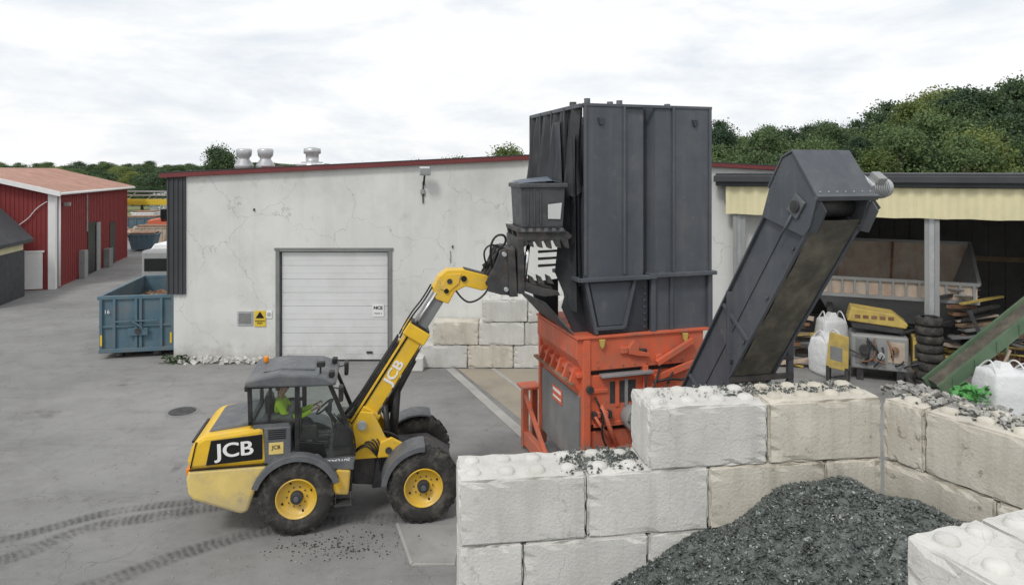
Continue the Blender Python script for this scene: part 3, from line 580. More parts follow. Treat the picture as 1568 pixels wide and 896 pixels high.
for yi,yy in enumerate((cy0+.03,cy1-.03)):
    for i,(a,b,w) in enumerate(pil):
        beam(J,f'cab_pillar_{yi}_{i}',(a[0],yy,a[1]),(b[0],yy,b[1]),.06,w,'black',.01,up=(1,0,.3))
    beam(J,f'door_sill_{yi}',(-.02,yy,1.21),(.95,yy,1.21),.06,.09,'black',.01)
    beam(J,f'waist_rail_{yi}',(-.76,yy,1.92),(0.0,yy,1.92),.06,.06,'black',.01)
    beam(J,f'cant_rail_{yi}',(-.8,yy,ZT-.01),(.55,yy,ZT-.03),.06,.07,'black',.01)
beam(J,'front_sill',(.94,cy0,1.25),(.94,cy1,1.25),.07,.09,'black'); beam(J,'rear_sill',(-.76,cy0,1.92),(-.76,cy1,1.92),.07,.07,'black')
beam(J,'front_header',(.53,cy0,ZT-.03),(.53,cy1,ZT-.03),.07,.07,'black')
def pane(name,pts): return obj(J,name,pts,[tuple(range(len(pts)))],'glass')
for yi,yy in enumerate((cy0+.03,cy1-.03)):
    pane(f'window_rear_{yi}',[(-.74,yy,1.94),(0,yy,1.94),(0,yy,ZT),(-.74,yy,ZT)])
    pane(f'window_door_{yi}',[(.02,yy,1.25),(.92,yy,1.27),(.88,yy,1.68),(.53,yy,ZT),(.02,yy,ZT)])
pane('windscreen',[(.88,cy0+.05,1.68),(.88,cy1-.05,1.68),(.53,cy1-.05,ZT),(.53,cy0+.05,ZT)])
pane('windscreen_low',[(.93,cy0+.05,1.27),(.93,cy1-.05,1.27),(.88,cy1-.05,1.68),(.88,cy0+.05,1.68)])
pane('rear_window',[(-.76,cy0+.05,1.94),(-.76,cy1-.05,1.94),(-.76,cy1-.05,ZT),(-.76,cy0+.05,ZT)])
side('door_lower_panel',[(.03,1.25),(.5,1.26),(.42,1.5),(.03,1.56)],cy0+.0,cy0+.03,'panelblack',.01)
side('door_low_strip',[(.0,1.14),(.96,1.12),(.98,1.24),(.0,1.24)],cy0-.02,cy0+.0,'dgrey',.01)
text(J,'model_lettering','TM310S',(.70,.112,1.18),(R(90),0,0),.095,'white',.003,1.2,.002)
box(J,'door_handle_bar',(.05,cy0-.03,1.7),(.08,cy0,2.15),'black',.008)
tube(J,'grab_rail',[(.95,cy0-.02,1.27),(.98,cy0-.05,1.45),(.93,cy0-.05,1.72),(.86,cy0-.02,1.78)],.015,'black')
box(J,'mirror_near',(.70,-.08,2.26),(.78,.12,2.52),'black',.03); beam(J,'mirror_arm',(.58,.14,2.46),(.75,.02,2.46),.02,.02,'black')
box(J,'mirror_far',(.72,1.45,2.26),(.80,1.7,2.52),'black',.03); beam(J,'mirror_arm_far',(.58,1.34,2.46),(.75,1.5,2.46),.02,.02,'black')
box(J,'work_lamp_front',(.52,.2,2.61),(.62,.36,2.71),'black',.02); box(J,'work_lamp_front_2',(.52,1.05,2.61),(.62,1.21,2.71),'black',.02)
beam(J,'beacon_stalk',(.38,.25,2.68),(.38,.25,2.82),.03,.03,'black'); box(J,'roof_camera',(.32,.18,2.80),(.46,.30,2.89),'black',.015)
box(J,'work_lamp_rear',(-.87,.2,2.44),(-.79,.36,2.54),'black',.02)
cyl(J,'beacon',(-.65,1.1,2.7),(-.65,1.1,2.80),.045,'amber',bevel=.01)
side('wiper',[(.60,2.0),(.62,2.0),(.8,1.78),(.78,1.78)],cy0-.01,cy0+.01,'black',0)
side('seat_base',[(-.45,1.25),(-.05,1.25),(-.05,1.58),(-.5,1.62)],.58,1.0,'black',.04)
side('seat_back',[(-.56,1.6),(-.42,1.6),(-.5,2.22),(-.62,2.22)],.58,1.0,'black',.05)
side('dashboard',[(.55,1.25),(.85,1.25),(.82,1.62),(.62,1.68)],.55,1.1,'black',.03)
cyl(J,'steering_column',(.62,.79,1.6),(.42,.79,1.9),.035,'black')
bpy.ops.mesh.primitive_torus_add(major_radius=.18,minor_radius=.016,location=(.41,.79,1.92),rotation=(0,R(-38),0)); o=bpy.context.object; o.name='steering_wheel'; o.parent=J; o.data.materials.append(M['black'])
box(J,'monitor',(.5,.25,1.95),(.56,.45,2.13),'black',.015); beam(J,'monitor_arm',(.6,.35,1.6),(.53,.35,1.98),.02,.02,'black')
box(J,'joystick_console',(-.1,.32,1.5),(.3,.5,1.72),'black',.03)

# operator (seated)
OP=empty('machine_operator',Matrix.Rotation(yaw,4,'Z')@Vector((0,-.06,0))+Vector((-3.66,11.57,-.12)),yaw)
skin(OP,'jacket_torso',[(-.33,.85,1.78),(-.35,.85,1.98),(-.36,.85,2.16),(-.36,.85,2.25),(-.36,.67,2.20),(-.24,.60,2.0),(-.02,.66,1.93),(.2,.72,2.03),(-.36,1.03,2.20),(-.24,1.10,2.0),(-.02,1.04,1.93),(.2,.98,2.03)],
 [(0,1),(1,2),(2,3),(2,4),(4,5),(5,6),(6,7),(2,8),(8,9),(9,10),(10,11)],[(.16,.13),(.165,.125),(.15,.11),.07,.075,.062,.05,.04,.075,.062,.05,.04],'hivis')
skin(OP,'trousers',[(-.33,.85,1.76),(-.3,.75,1.75),(.12,.72,1.77),(.28,.72,1.45),(-.3,.95,1.75),(.12,.98,1.77),(.28,.98,1.45)],[(0,1),(1,2),(2,3),(0,4),(4,5),(5,6)],[.13,.1,.075,.05,.1,.075,.05],'cloth')
for i,yy in enumerate((.72,.98)): box(OP,f'boot_{i}',(.24,yy-.05,1.375),(.5,yy+.05,1.46),'black',.03)
skin(OP,'neck',[(-.36,.85,2.22),(-.345,.85,2.34)],[(0,1)],[.055,.05],'skin')
bm=bmesh.new(); bmesh.ops.create_uvsphere(bm,u_segments=24,v_segments=16,radius=1)
for v in bm.verts:
    x,y,z=v.co; j=1-.28*max(0,-z)**1.5
    v.co=Vector((x*.098*(j if x<0 else 1-.12*max(0,-z)),y*.076*j,z*.122))
    if x>.9 and abs(y)<.25 and -.25<z<.12: v.co.x+=.022
    if x>.75 and .12<z<.35 and .2<abs(y)<.5: v.co.x-=.009
    if x>.8 and abs(y)<.4 and -.55<z<-.4: v.co.x+=.005
me=bpy.data.meshes.new('head'); bm.to_mesh(me); bm.free(); me.materials.append(M['skin'])
for p in me.polygons: p.use_smooth=True
hd=bpy.data.objects.new('head',me); col.objects.link(hd); hd.parent=OP; hd.location=(-.33,.85,2.42)
bm=bmesh.new(); bmesh.ops.create_uvsphere(bm,u_segments=20,v_segments=12,radius=1)
for v in bm.verts: v.co=Vector((v.co.x*.104-.008,v.co.y*.083,max(v.co.z,-.25 if v.co.x<0 else .3)*.13+.004))
me=bpy.data.meshes.new('hair'); bm.to_mesh(me); bm.free(); me.materials.append(M['hair']); hr=bpy.data.objects.new('hair',me); col.objects.link(hr); hr.parent=OP; hr.location=(-.335,.85,2.42)
for s in (-1,1):
    cyl(OP,f'ear_{s}',(-.335,.85+s*.07,2.41),(-.335,.85+s*.088,2.415),.028,'skin',.022,12,.005)
    cyl(OP,f'eye_{s}',(-.248,.85+s*.03,2.43),(-.24,.85+s*.03,2.43),.010,'panelblack',seg=10)
    yy=.85+s*.14
    skin(OP,f'hand_{s}',[(.18,yy,2.02),(.26,yy,2.06),(.31,yy,2.08)],[(0,1),(1,2)],[(.03,.02),(.042,.018),(.04,.016)],'skin')
    for k in range(4):
        ky=yy+(k-1.5)*.02; l=(.9,1.,.95,.75)[k]
        skin(OP,f'finger_{s}_{k}',[(.29,ky,2.075),(.33,ky,2.095),(.33+.03*l,ky,2.075),(.33+.015*l,ky,2.05)],[(0,1),(1,2),(2,3)],[.009,.009,.008,.007],'skin',1)
    skin(OP,f'thumb_{s}',[(.25,yy-s*.035,2.05),(.28,yy-s*.055,2.04),(.31,yy-s*.05,2.03)],[(0,1),(1,2)],[.012,.010,.009],'skin',1)

# ------------------------------------------------------------------ waste bin held by the loader
BI=empty('waste_bin',(-3.66,11.57,0),yaw)
def frust(parent,name,x0,x1,y0,y1,z0,z1,ins,m,b=.03):
    v=[(x0+ins,y0+ins,z0),(x1-ins,y0+ins,z0),(x1-ins,y1-ins,z0),(x0+ins,y1-ins,z0),(x0,y0,z1),(x1,y0,z1),(x1,y1,z1),(x0,y1,z1)]
    return obj(parent,name,v,[(0,3,2,1),(4,5,6,7),(0,1,5,4),(1,2,6,5),(2,3,7,6),(3,0,4,7)],m,b)
frust(BI,'bin_body',3.98,4.84,.42,1.45,5.13,5.92,.035,'binplastic')
box(BI,'bin_rim',(3.94,.38,5.88),(4.88,1.49,5.97),'binplastic',.02)
obj(BI,'crumpled_cover',[(3.98,.44,5.97),(4.3,.42,6.0),(4.6,.44,6.01),(4.84,.44,5.98),(4.84,1.45,6.01),(4.5,1.45,6.06),(4.2,1.45,6.03),(3.98,1.45,5.99),(4.3,.9,6.06),(4.6,.9,6.09)],[(0,1,8,7),(1,2,9,8),(2,3,4,9),(9,4,5),(8,9,5,6),(7,8,6)],'bluelid')
for i,x in enumerate((4.10,4.22,4.34)): box(BI,f'bin_rib_{i}',(x,.405,5.2),(x+.03,.45,5.86),'binplastic',.008)
obj(BI,'bin_label',[(4.50,.425,5.30),(4.74,.425,5.29),(4.76,.395,5.60),(4.49,.395,5.57)],[(0,1,2,3)],'door')
box(BI,'bin_base_skid',(4.02,.45,5.1),(4.80,1.45,5.16),'black',.01)

# ------------------------------------------------------------------ shredder
S=empty('industrial_shredder',(1.36,13.0,0),R(17))
def sb(name,a,b,m,bev=.01): return box(S,name,a,b,m,bev)
HT=7.47
plan=[(0,0),(.83,0),(.86,.05),(1.27,.05),(1.42,.24),(1.54,.02),(1.9,.02),(1.94,0),(2.78,0)]
def sheet(name,plan,z0,z1,m,t=.03):
    n=len(plan); v=[(x,y,z0) for x,y in plan]+[(x,y,z1) for x,y in plan]
    o=obj(S,name,v,[(i,i+1,n+i+1,n+i) for i in range(n-1)],m,0); md=o.modifiers.new('s','SOLIDIFY'); md.thickness=t; md.offset=0; return o
sheet('hopper_front_sheet',plan,4.16,HT-.02,'hopper')
for i,(x,w) in enumerate(((.03,.06),(.845,.05),(1.92,.05),(2.75,.06))):
    sb(f'hopper_rib_{i}',(x-w/2,-.05,4.2),(x+w/2,.03,HT),'hopper',.012)
sb('top_rim_front',(-.02,-.03,HT-.04),(2.8,.03,HT+.02),'hopper',.008)
sb('hopper_right_wall',(2.74,.03,4.1),(2.78,2.95,HT),'hopper',.005)
sb('hopper_back_wall',(0,2.91,5.75),(2.74,2.95,HT),'hopper',.005)
sb('hopper_inner_wall',(0,1.34,4.0),(2.74,1.38,HT-.3),'hopperdk',.005)
sb('hopper_canopy_floor',(.0,1.38,5.72),(2.74,2.91,5.76),'hopperdk',.005)
for i,(x,z) in enumerate(((.35,7.22),(2.4,7.22))):
    prism(S,f'lifting_lug_{i}',[(x-.06,z),(x+.06,z),(x+.03,z-.14),(x-.03,z-.14)],-.06,.0,'hopperdk',.01)
for i,(x,h) in enumerate(((.12,.12),(.6,.07),(.8,.1),(1.85,.06))): cyl(S,f'top_socket_{i}',(x,.1,HT-.1),(x,.1,HT+h),.06,'hopper')
cyl(S,'top_socket_left',(.05,.65,HT-.1),(.05,.65,HT+.1),.07,'rubbersheet')
cur=[]; n=46
for i in range(n+1):
    y=.05+i*2.9/n; cur.append((-.05+.085*math.sin(i*.78+.8*math.sin(i*.31))+.03*math.sin(i*2.1),y))
def curtain(name,z0,z1,a,b,m,amp=1,rag=.0):
    V=[];F=[];K=9; pts=cur[a:b]
    for k in range(K+1):
        t=k/K
        for i,(x,y) in enumerate(pts):
            V.append((x*(amp*(.35+.65*t))-.03*t-.05*math.sin(t*3+i*.35)*t, y+.05*math.sin(t*4+i*.2)*t, z1+(z0-z1)*t+(rag*math.sin(i*1.3) if k==K else 0)))
    m_=len(pts)
    for k in range(K):
        for i in range(m_-1): F.append((k*m_+i,k*m_+i+1,(k+1)*m_+i+1,(k+1)*m_+i))
    return obj(S,name,V,F,m,0,True)
curtain('rubber_curtain_upper',5.75,HT-.04,0,47,'rubbersheet',1.7,.06)
curtain('rubber_curtain_near',4.0,HT-.1,0,14,'hopperdk',1.0,.05)
sb('side_top_rail',(-.09,0,HT-.07),(.0,2.95,HT+.01),'hopper',.01)
for i,y in enumerate((.75,1.5,2.2,2.9)): sb(f'side_post_{i}',(-.1,y,(5.7 if y>1.4 else 4.1)),(-.04,y+.06,HT),'hopperdk',.008)
sb('left_lower_wall',(0,.03,4.0),(.04,1.34,5.9),'hopperdk',.005)
obj(S,'curtain_flap',[(-.12,.15,6.9),(-.10,.5,6.9),(-.35,.62,4.2),(-.15,.25,3.5),(-.1,.08,3.5)],[(0,1,2,3,4)],'rubbersheet')
obj(S,'curtain_flap_2',[(-.14,.9,7.2),(-.12,1.3,7.2),(-.4,1.0,6.0),(-.30,.75,5.2),(-.2,.6,5.9)],[(0,1,2,3,4)],'hopperdk')
sb('ledge_left',(-.1,-.13,4.09),(1.36,.02,4.17),'hopper',.012); sb('ledge_right',(1.5,-.15,4.12),(2.84,.02,4.20),'hopper',.012)
prism(S,'ledge_mid',[(1.36,-.12),(1.5,-.14),(1.5,.1),(1.42,.2),(1.36,.1)],4.1,4.19,'hopper',.005,'z')
sb('ledge_left_side',(-.14,-.1,4.09),(-.02,1.34,4.17),'hopper',.012)
prism(S,'lower_hopper_left',[(0,4.1),(1.38,4.1),(1.38,3.06),(.22,3.06)],.03,1.3,'hopperdk',.01)
prism(S,'lower_hopper_window',[(.13,4.05),(1.02,4.05),(.82,3.22),(.32,3.22)],-.0,.035,'hopper',.01)
for i,(a,b) in enumerate((((.04,4.08),(.26,3.08)),((1.06,4.08),(.84,3.18)),((.26,3.18),(.84,3.18)))): beam(S,f'lower_rib_{i}',(a[0],-.02,a[1]),(b[0],-.02,b[1]),.09,.06,'hopper')
sb('lower_hopper_right',(1.45,0.03,3.0),(2.74,2.2,4.12),'hopper',.01)
sb('lower_panel_groove',(1.86,-.01,3.04),(1.93,.03,4.12),'hopper',.01); sb('lower_panel_edge',(1.42,-.05,3.0),(1.52,.04,4.12),'hopper',.01); sb('lower_panel_edge_2',(2.70,-.05,3.0),(2.80,.04,4.12),'hopper',.01)
for i in range(7): 
    cyl(S,f'panel_bolt_{i}',(1.30,-.0,3.15+i*.13),(1.30,.035,3.15+i*.13),.018,'hopper',seg=8)
obj(S,'feed_chute',[(-.15,.1,3.1),(-.1,2.2,3.1),(-.5,2.4,3.55),(-.55,.6,3.62)],[(0,1,2,3)],'hopperdk').modifiers.new('s','SOLIDIFY').thickness=.03
prism(S,'chute_cheek',[(.0,3.1),(-.15,3.1),(-.55,3.62),(-.5,3.9),(0,3.95)],1.34,1.38,'hopperdk',.005)
prism(S,'chute_cheek_near',[(.25,3.05),(-.05,3.05),(-.3,3.55),(-.15,4.05),(0,4.08)],.35,.40,'hopperdk',.005)
sb('chute_back',(-.1,1.38,3.05),(0,2.3,3.5),'hopperdk',.01)
sb('body_core',(.12,.12,.3),(2.55,2.2,2.98),'iron',.01)
sb('body_front_upper',(.02,-.02,2.38),(2.6,.1,3.02),'red',.015)
prism(S,'body_side_band',[(-.14,2.98),(-.14,2.62),(-.02,2.38),(.1,2.38),(.1,2.98)],-.01,2.27,'red',.01)
sb('top_flange',(-.16,-.06,3.0),(2.75,2.3,3.05),'red',.008)
sb('front_left_post',(-.02,-.05,.1),(.13,.1,2.98),'red',.012)
sb('front_mid_post',(1.25,-.04,.1),(1.36,.1,2.4),'red',.012); sb('front_right_post',(2.48,-.05,.1),(2.62,.1,2.4),'red',.012)
sb('front_panel_left',(.13,.0,1.35),(1.25,.1,2.28),'red',.01); sb('front_panel_right',(1.36,.0,1.2),(2.48,.1,2.28),'red',.01)
sb('front_shelf',(.33,-.14,2.26),(1.42,.02,2.31),'steel',.006); sb('front_panel_low',(.13,.03,.3),(2.48,.1,1.2),'red',.01)
sb('inner_void',(.55,-.004,1.72),(1.1,.0,2.14),'iron',.0)
sb('void_panel',(.66,-.03,1.66),(.74,.0,2.18),'red',.005); sb('void_panel_2',(.86,-.04,1.66),(.92,.0,2.18),'greymach',.005)
sb('panel_strap',(.16,-.03,1.95),(.5,.0,2.02),'red',.006); sb('panel_strap_2',(.2,-.04,1.3),(1.2,.0,1.38),'red',.006)
for i in range(9): cyl(S,f'front_bolt_{i}',(.3+i*.26,-.035,2.44),(.3+i*.26,-.02,2.44),.018,'rust',seg=8)
prism(S,'hook_bracket',[(.9,2.78),(1.02,2.93),(1.14,2.82),(1.12,2.72),(1.34,2.66),(1.36,2.58),(1.1,2.62),(.92,2.66)],-.10,-.02,'red',.01)
cyl(S,'hinge_pin',(.95,-.06,2.75),(1.3,-.06,2.7),.035,'iron'); sb('hinge_block',(.75,-.08,2.68),(.9,-.02,2.8),'red',.01)
for x in (.3,2.1): prism(S,f'yellow_hook_{x}',[(x,2.98),(x+.12,2.98),(x+.1,2.85),(x+.05,2.8),(x+.02,2.86)],-.09,-.03,'oldyellow',.01)
beam(S,'diag_ram',(1.5,-.12,2.45),(2.3,-.12,2.85),.09,.1,'red'); beam(S,'diag_bar',(1.45,-.1,2.15),(2.45,-.1,2.42),.06,.12,'red')
cyl(S,'round_cover',(1.6,-.07,2.52),(1.6,-.02,2.52),.09,'red',bevel=.01)
for i,(a,b,r) in enumerate((((.3,-.15,1.75),(.62,-.17,.95),.045),((.62,-.18,.98),(.40,-.15,.7),.035),((.18,-.12,1.55),(.55,-.12,1.0),.03))): cyl(S,f'hydraulic_ram_{i}',a,b,r,'red' if i!=1 else 'iron')
for i in range(5): sb(f'valve_{i}',(.16+i*.08,-.14,1.48+.04*(i%2)),(.22+i*.08,-.02,1.62),'red' if i%2 else 'iron',.008)
cyl(S,'valve_wheel',(.1,-.12,2.05),(.1,-.05,2.05),.07,'iron')
for i,p in enumerate(([(.2,-.08,1.9),(.35,-.22,1.6),(.25,-.2,1.2),(.45,-.15,.9)],[(1.3,-.08,2.3),(1.15,-.25,1.9),(1.35,-.3,1.5),(1.2,-.2,1.1)],[(1.6,-.08,2.35),(1.35,-.3,2.15),(1.3,-.25,1.7)],[(1.9,-.08,2.3),(1.65,-.25,2.05),(1.5,-.25,1.75),(1.55,-.2,1.2)],[(2.3,-.05,2.3),(2.1,-.3,2.1),(1.7,-.3,2.2),(1.4,-.15,2.1)])):
    tube(S,f'hydraulic_hose_{i}',p,.022,'black')
cyl(S,'motor_drum',(1.0,-.3,1.45),(1.0,0,1.45),.24,'greymach',bevel=.02); cyl(S,'motor_hub',(1.0,-.34,1.45),(1.0,-.3,1.45),.14,'iron')
for i in range(8):
    a=i*math.pi/4; cyl(S,f'motor_bolt_{i}',(1+.2*math.cos(a),-.32,1.45+.2*math.sin(a)),(1+.2*math.cos(a),-.3,1.45+.2*math.sin(a)),.02,'iron',seg=8)
for i in range(6):
    y=.12+i*.36
    prism(S,f'side_gusset_{i}',[(-.02,2.42),(-.14,2.42),(-.24,2.15),(-.06,1.98),(-.02,2.0)],y,y+.07,'red',.006)
sb('side_rail',(-.12,.0,2.26),(-.02,2.27,2.34),'red',.01); sb('side_rail_low',(-.26,.02,2.12),(-.16,2.2,2.17),'rust',.01)
sb('side_red_panel',(-.03,.1,1.85),(.03,2.2,2.45),'red',.01)
sb('side_grey_panel',(-.06,.1,.5),(.02,2.2,1.88),'greypanel',.01)
sb('maker_sign',(-.075,.95,1.42),(-.06,1.5,1.72),'red',.006); sb('maker_sign_white',(-.08,1.0,1.62),(-.075,1.45,1.68),'white',0); sb('maker_sign_white_2',(-.08,1.0,1.49),(-.075,1.45,1.53),'white',0)
sb('side_back_post',(-.1,2.2,.2),(.06,2.32,2.98),'red',.01)
for n_,a,b in (('frame_post_1',(-.42,2.45,.05),(-.28,2.6,1.3)),('frame_post_2',(-.1,2.75,.05),(.04,2.9,1.3)),('frame_top',(-.42,2.45,1.30),(.04,2.9,1.36)),('frame_long',(-.4,.1,.1),(-.26,2.45,.4)),('frame_front',(-.4,-.3,.1),(2.9,-.15,.42)),('frame_top_rail',(-.1,-.3,.85),(1.9,-.15,.95)),('frame_leg_1',(-.1,-.3,.42),(.0,-.15,.85)),('frame_leg_2',(.9,-.3,.42),(1.0,-.15,.85))): sb(n_,a,b,'red',.012)
beam(S,'frame_brace',(-.35,2.5,1.2),(-.35,1.0,.3),.08,.08,'red')

# ------------------------------------------------------------------ discharge conveyor
C=empty('belt_conveyor')
e=Vector((.61,-1.9,2.85)).normalized(); w=Vector((-e.y,e.x,0)).normalized(); nn=e.cross(w).normalized()
if nn.z<0: nn=-nn
P0=Vector((4.23,9.6,5.44))
def cp(a,b,c): return P0+w*a+e*b+nn*c
def cbox(name,a0,a1,b0,b1,c0,c1,m,bev=.008):
    v=[cp(a,b,c) for a,b,c in ((a0,b0,c0),(a1,b0,c0),(a1,b1,c0),(a0,b1,c0),(a0,b0,c1),(a1,b0,c1),(a1,b1,c1),(a0,b1,c1))]
    return obj(C,name,v,[(0,3,2,1),(4,5,6,7),(0,1,5,4),(1,2,6,5),(2,3,7,6),(3,0,4,7)],m,bev)
def cprism(name,prof,a0,a1,m,bev=.008):
    n=len(prof); v=[cp(a0,*p) for p in prof]+[cp(a1,*p) for p in prof]
    return obj(C,name,v,[tuple(range(n)),tuple(range(2*n-1,n-1,-1))]+[(i,(i+1)%n,n+(i+1)%n,n+i) for i in range(n)],m,bev)
BL=-5.0
cbox('side_plate_left',-.03,.0,BL,.0,-.03,.80,'hopper'); cbox('side_plate_right',.74,.77,BL,.0,-.03,.80,'hopper')
cbox('flange_left_bottom',-.09,-.03,BL,.0,-.05,-.02,'hopper',.004); cbox('flange_left_top',-.09,.0,BL,.05,.80,.83,'hopper',.004)
cbox('flange_right_bottom',.77,.83,BL,.0,-.05,-.02,'hopper',.004); cbox('top_cover',.0,.74,BL,.0,.76,.79,'hopper',.004)
# sagging return belt
V=[];F=[]
for i in range(41):
    b=BL+(0.12-BL)*i/40; 
    for j in range(5):
        a=.0+.74*j/4; V.append(cp(a,b,-.035+.012*math.sin(i*.9)-.01*math.sin(j*math.pi/4)))
for i in range(40):
    for j in range(4): F.append((i*5+j,i*5+j+1,i*5+j+6,i*5+j+5))
obj(C,'return_belt',V,F,'belt',0,True); cbox('carry_belt',.02,.72,BL,.1,.42,.44,'belt',.003)
cbox('bolted_joint',-.075,-.031,-2.4,-2.34,.0,.80,'hopper',.004); cbox('bolted_joint_2',-.075,-.031,-4.2,-4.14,.0,.80,'hopper',.004)
cbox('side_lip',-.05,-.031,BL,.0,.38,.41,'hopper',.003)
for i in range(5):
    b=-.5-i*1.0
    cyl(C,f'roller_bolt_{i}',cp(-.06,b,.08),cp(-.03,b,.08),.03,'hopper',seg=8)
hp=[(-.18,-.04),(.0,-.06),(.45,.07),(.70,.80),(.50,.95),(-.05,.94),(-.5,.83),(-.5,.80)]
cprism('head_cheek_left',hp,-.10,-.05,'hopper'); cprism('head_cheek_right',hp,.80,.85,'hopper')
cprism('head_top_plate',[(.44,.03),(.48,.03),(.73,.82),(.69,.82)],-.14,.89,'hopper')
cprism('head_back_plate',[(.50,.95),(.69,.82),(.71,.85),(.51,.98),(-.06,.97),(-.05,.94)],-.12,.87,'hopper')
cprism('head_lip',[(.42,.0),(.50,.0),(.50,.06),(.42,.06)],-.16,.91,'hopper')
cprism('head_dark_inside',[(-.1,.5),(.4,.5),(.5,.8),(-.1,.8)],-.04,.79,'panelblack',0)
cyl(C,'head_drum',cp(-.02,.1,.3),cp(.77,.1,.3),.17,'iron')
cprism('splash_flap_left',[(-.1,-.02),(.42,.02),(.36,-.16),(.0,-.2)],-.08,-.06,'hopperdk',0); cprism('splash_flap_right',[(-.1,-.02),(.42,.02),(.36,-.16),(.0,-.2)],.81,.83,'hopper',0)
obj(C,'right_wing',[cp(.85,.0,0),cp(.85,.45,.05),cp(1.02,.3,-.02),cp(.98,-.05,.05)],[(0,1,2,3)],'hopper')
cyl(C,'bearing_left',cp(-.17,.1,.3),cp(-.1,.1,.3),.09,'iron',bevel=.01); cbox('bearing_block',-.14,-.1,-.05,.25,.18,.42,'dgrey',.01)
cyl(C,'tension_screw',cp(-.13,-.5,.3),cp(-.13,-.05,.3),.014,'dgrey')
for i in range(9): cyl(C,f'head_bolt_{i}',cp(-.11,-.35+i*.09,.82+.012*i),cp(-.10,-.35+i*.09,.82+.012*i),.010,'dgrey',seg=8)
for i in range(7):
    cyl(C,f'plate_bolt_{i}',cp(-.06+i*.145,.50,.10),cp(-.06+i*.145,.51,.10),.011,'steel',seg=8)
cyl(C,'gearbox',cp(.85,.38,.35),cp(1.0,.38,.35),.16,'steel',bevel=.02); cbox('gearbox_flange',.87,.93,.18,.58,.15,.55,'steel',.03)
cyl(C,'drive_motor',cp(1.0,.38,.35),cp(1.30,.38,.35),.145,'greymach',bevel=.01)
for i in range(8): cyl(C,f'motor_fin_{i}',cp(1.02+i*.033,.38,.35),cp(1.035+i*.033,.38,.35),.162,'steel')
cyl(C,'motor_cowl',cp(1.29,.38,.35),cp(1.40,.38,.35),.162,'steel',.13,24,.01)
cbox('terminal_box',1.04,1.20,.50,.62,.25,.43,'greymach',.015)
for i,(x,y,zt) in enumerate(((3.62,11.35,4.2),(4.72,11.6,3.35))): box(C,f'support_post_{i}',(x-.05,y-.05,0),(x+.05,y+.05,zt),'hopper',.01)
beam(C,'support_cross',(3.6,11.3,2.75),(4.75,11.55,2.75),.07,.09,'iron'); beam(C,'support_cross_2',(3.6,11.3,3.05),(4.75,11.55,3.05),.05,.06,'iron')
beam(C,'support_brace',(3.62,11.35,1.0),(4.72,11.6,2.7),.05,.05,'iron')

# ------------------------------------------------------------------ open shelter
HY=math.atan2(-.388,.921)
H=empty('open_shelter',(6.9,22.0,0),HY)
def hb(name,a,b,m,bev=.01): return box(H,name,a,b,m,bev)
hb('roof_slab',(-.3,-.25,5.72),(16,10,6.12),'darkroof',.01); hb('roof_gutter',(-.35,-.38,5.85),(16,-.25,6.05),'darkroof',.02)
V=[];F=[]
nseg=150
for i in range(nseg+1):
    xx=.0+16*i/nseg; yy=-.1+.025*(1 if (i//2)%2 else -1); V+=[(xx,yy,4.82+.01*math.sin(xx*5)),(xx,yy,5.70)]
for i in range(nseg): F.append((2*i,2*i+1,2*i+3,2*i+2))
obj(H,'cream_fascia',V,F,'cream')
hb('fascia_beam',(0,-.06,5.2),(16,.1,5.7),'darkroof'); 
for i in range(12): hb(f'rafter_{i}',(.3+i*1.3,.1,5.35),(.38+i*1.3,10,5.7),'wood',.005)
for i,x in enumerate((.4,5.72,12.4)):
    hb(f'post_flange_a_{i}',(x-.19,.0,0),(x-.07,.06,5.2),'greymach',.005); hb(f'post_flange_b_{i}',(x+.07,.0,0),(x+.19,.06,5.2),'greymach',.005); hb(f'post_web_{i}',(x-.07,.03,0),(x+.07,.24,5.2),'steel',.005)
    hb(f'post_foot_{i}',(x-.3,-.1,0),(x+.3,.35,.05),'iron',.005)
M['shedwall']=mat('shed_back_cladding',(.10,.098,.095),.8,0,.25,1,.1,20,(.18,.15,.12),.5,1.2)
hb('back_wall',(1.5,9.6,0),(16,9.75,5.7),'shedwall'); hb('back_purlin',(1.5,9.5,2.6),(16,9.6,2.8),'wood')
for i in range(26): hb(f'back_cladding_rib_{i}',(2+i*.55,9.56,0),(2.08+i*.55,9.6,5.6),'shedwall')
hb('right_wall',(15.9,0,0),(16,9.6,5.7),'shedwall')
def shw(x,y,z=0): return Vector((6.9+.921*x+.388*y,22-.388*x+.921*y,z))
T_=empty('tyre_stack',shw(5.62,-.28))
for i in range(8):
    lathe(T_,f'tyre_{i}',[(.22,.02),(.22,.0),(.32,-.005),(.355,.06),(.36,.13),(.34,.22),(.27,.25),(.22,.23)],(random.uniform(-.025,.025),random.uniform(-.025,.025),i*.255),'rubber',32,'z')
HB=empty('tipper_hopper',shw(2.6,1.6),HY)
def qd(parent,name,p,m,t=.05):
    o=obj(parent,name,p,[tuple(range(len(p)))],m); md=o.modifiers.new('s','SOLIDIFY'); md.thickness=t; md.offset=0; return o
zt=2.75; zb=1.6
qd(HB,'front_plate',[(0,0,zt),(4.6,0,zt),(4.2,.9,zb),(.4,.9,zb)],'rustlight')
qd(HB,'left_plate',[(0,0,zt),(.4,.9,zb),(.8,2.2,zb),(.9,2.8,3.75)],'rustlight')
qd(HB,'back_plate',[(.8,2.2,zb),(4.0,2.2,zb),(4.9,2.8,3.75),(.9,2.8,3.75)],'rustlight')
qd(HB,'right_plate',[(4.6,0,zt),(4.2,.9,zb),(4.0,2.2,zb),(4.9,2.8,3.75)],'greymach')
qd(HB,'floor_plate',[(.4,.9,zb),(4.2,.9,zb),(4.0,2.2,zb),(.8,2.2,zb)],'rust')
box(HB,'outer_front',(0.05,-.03,2.25),(4.55,.03,2.7),'rustlight',.01)
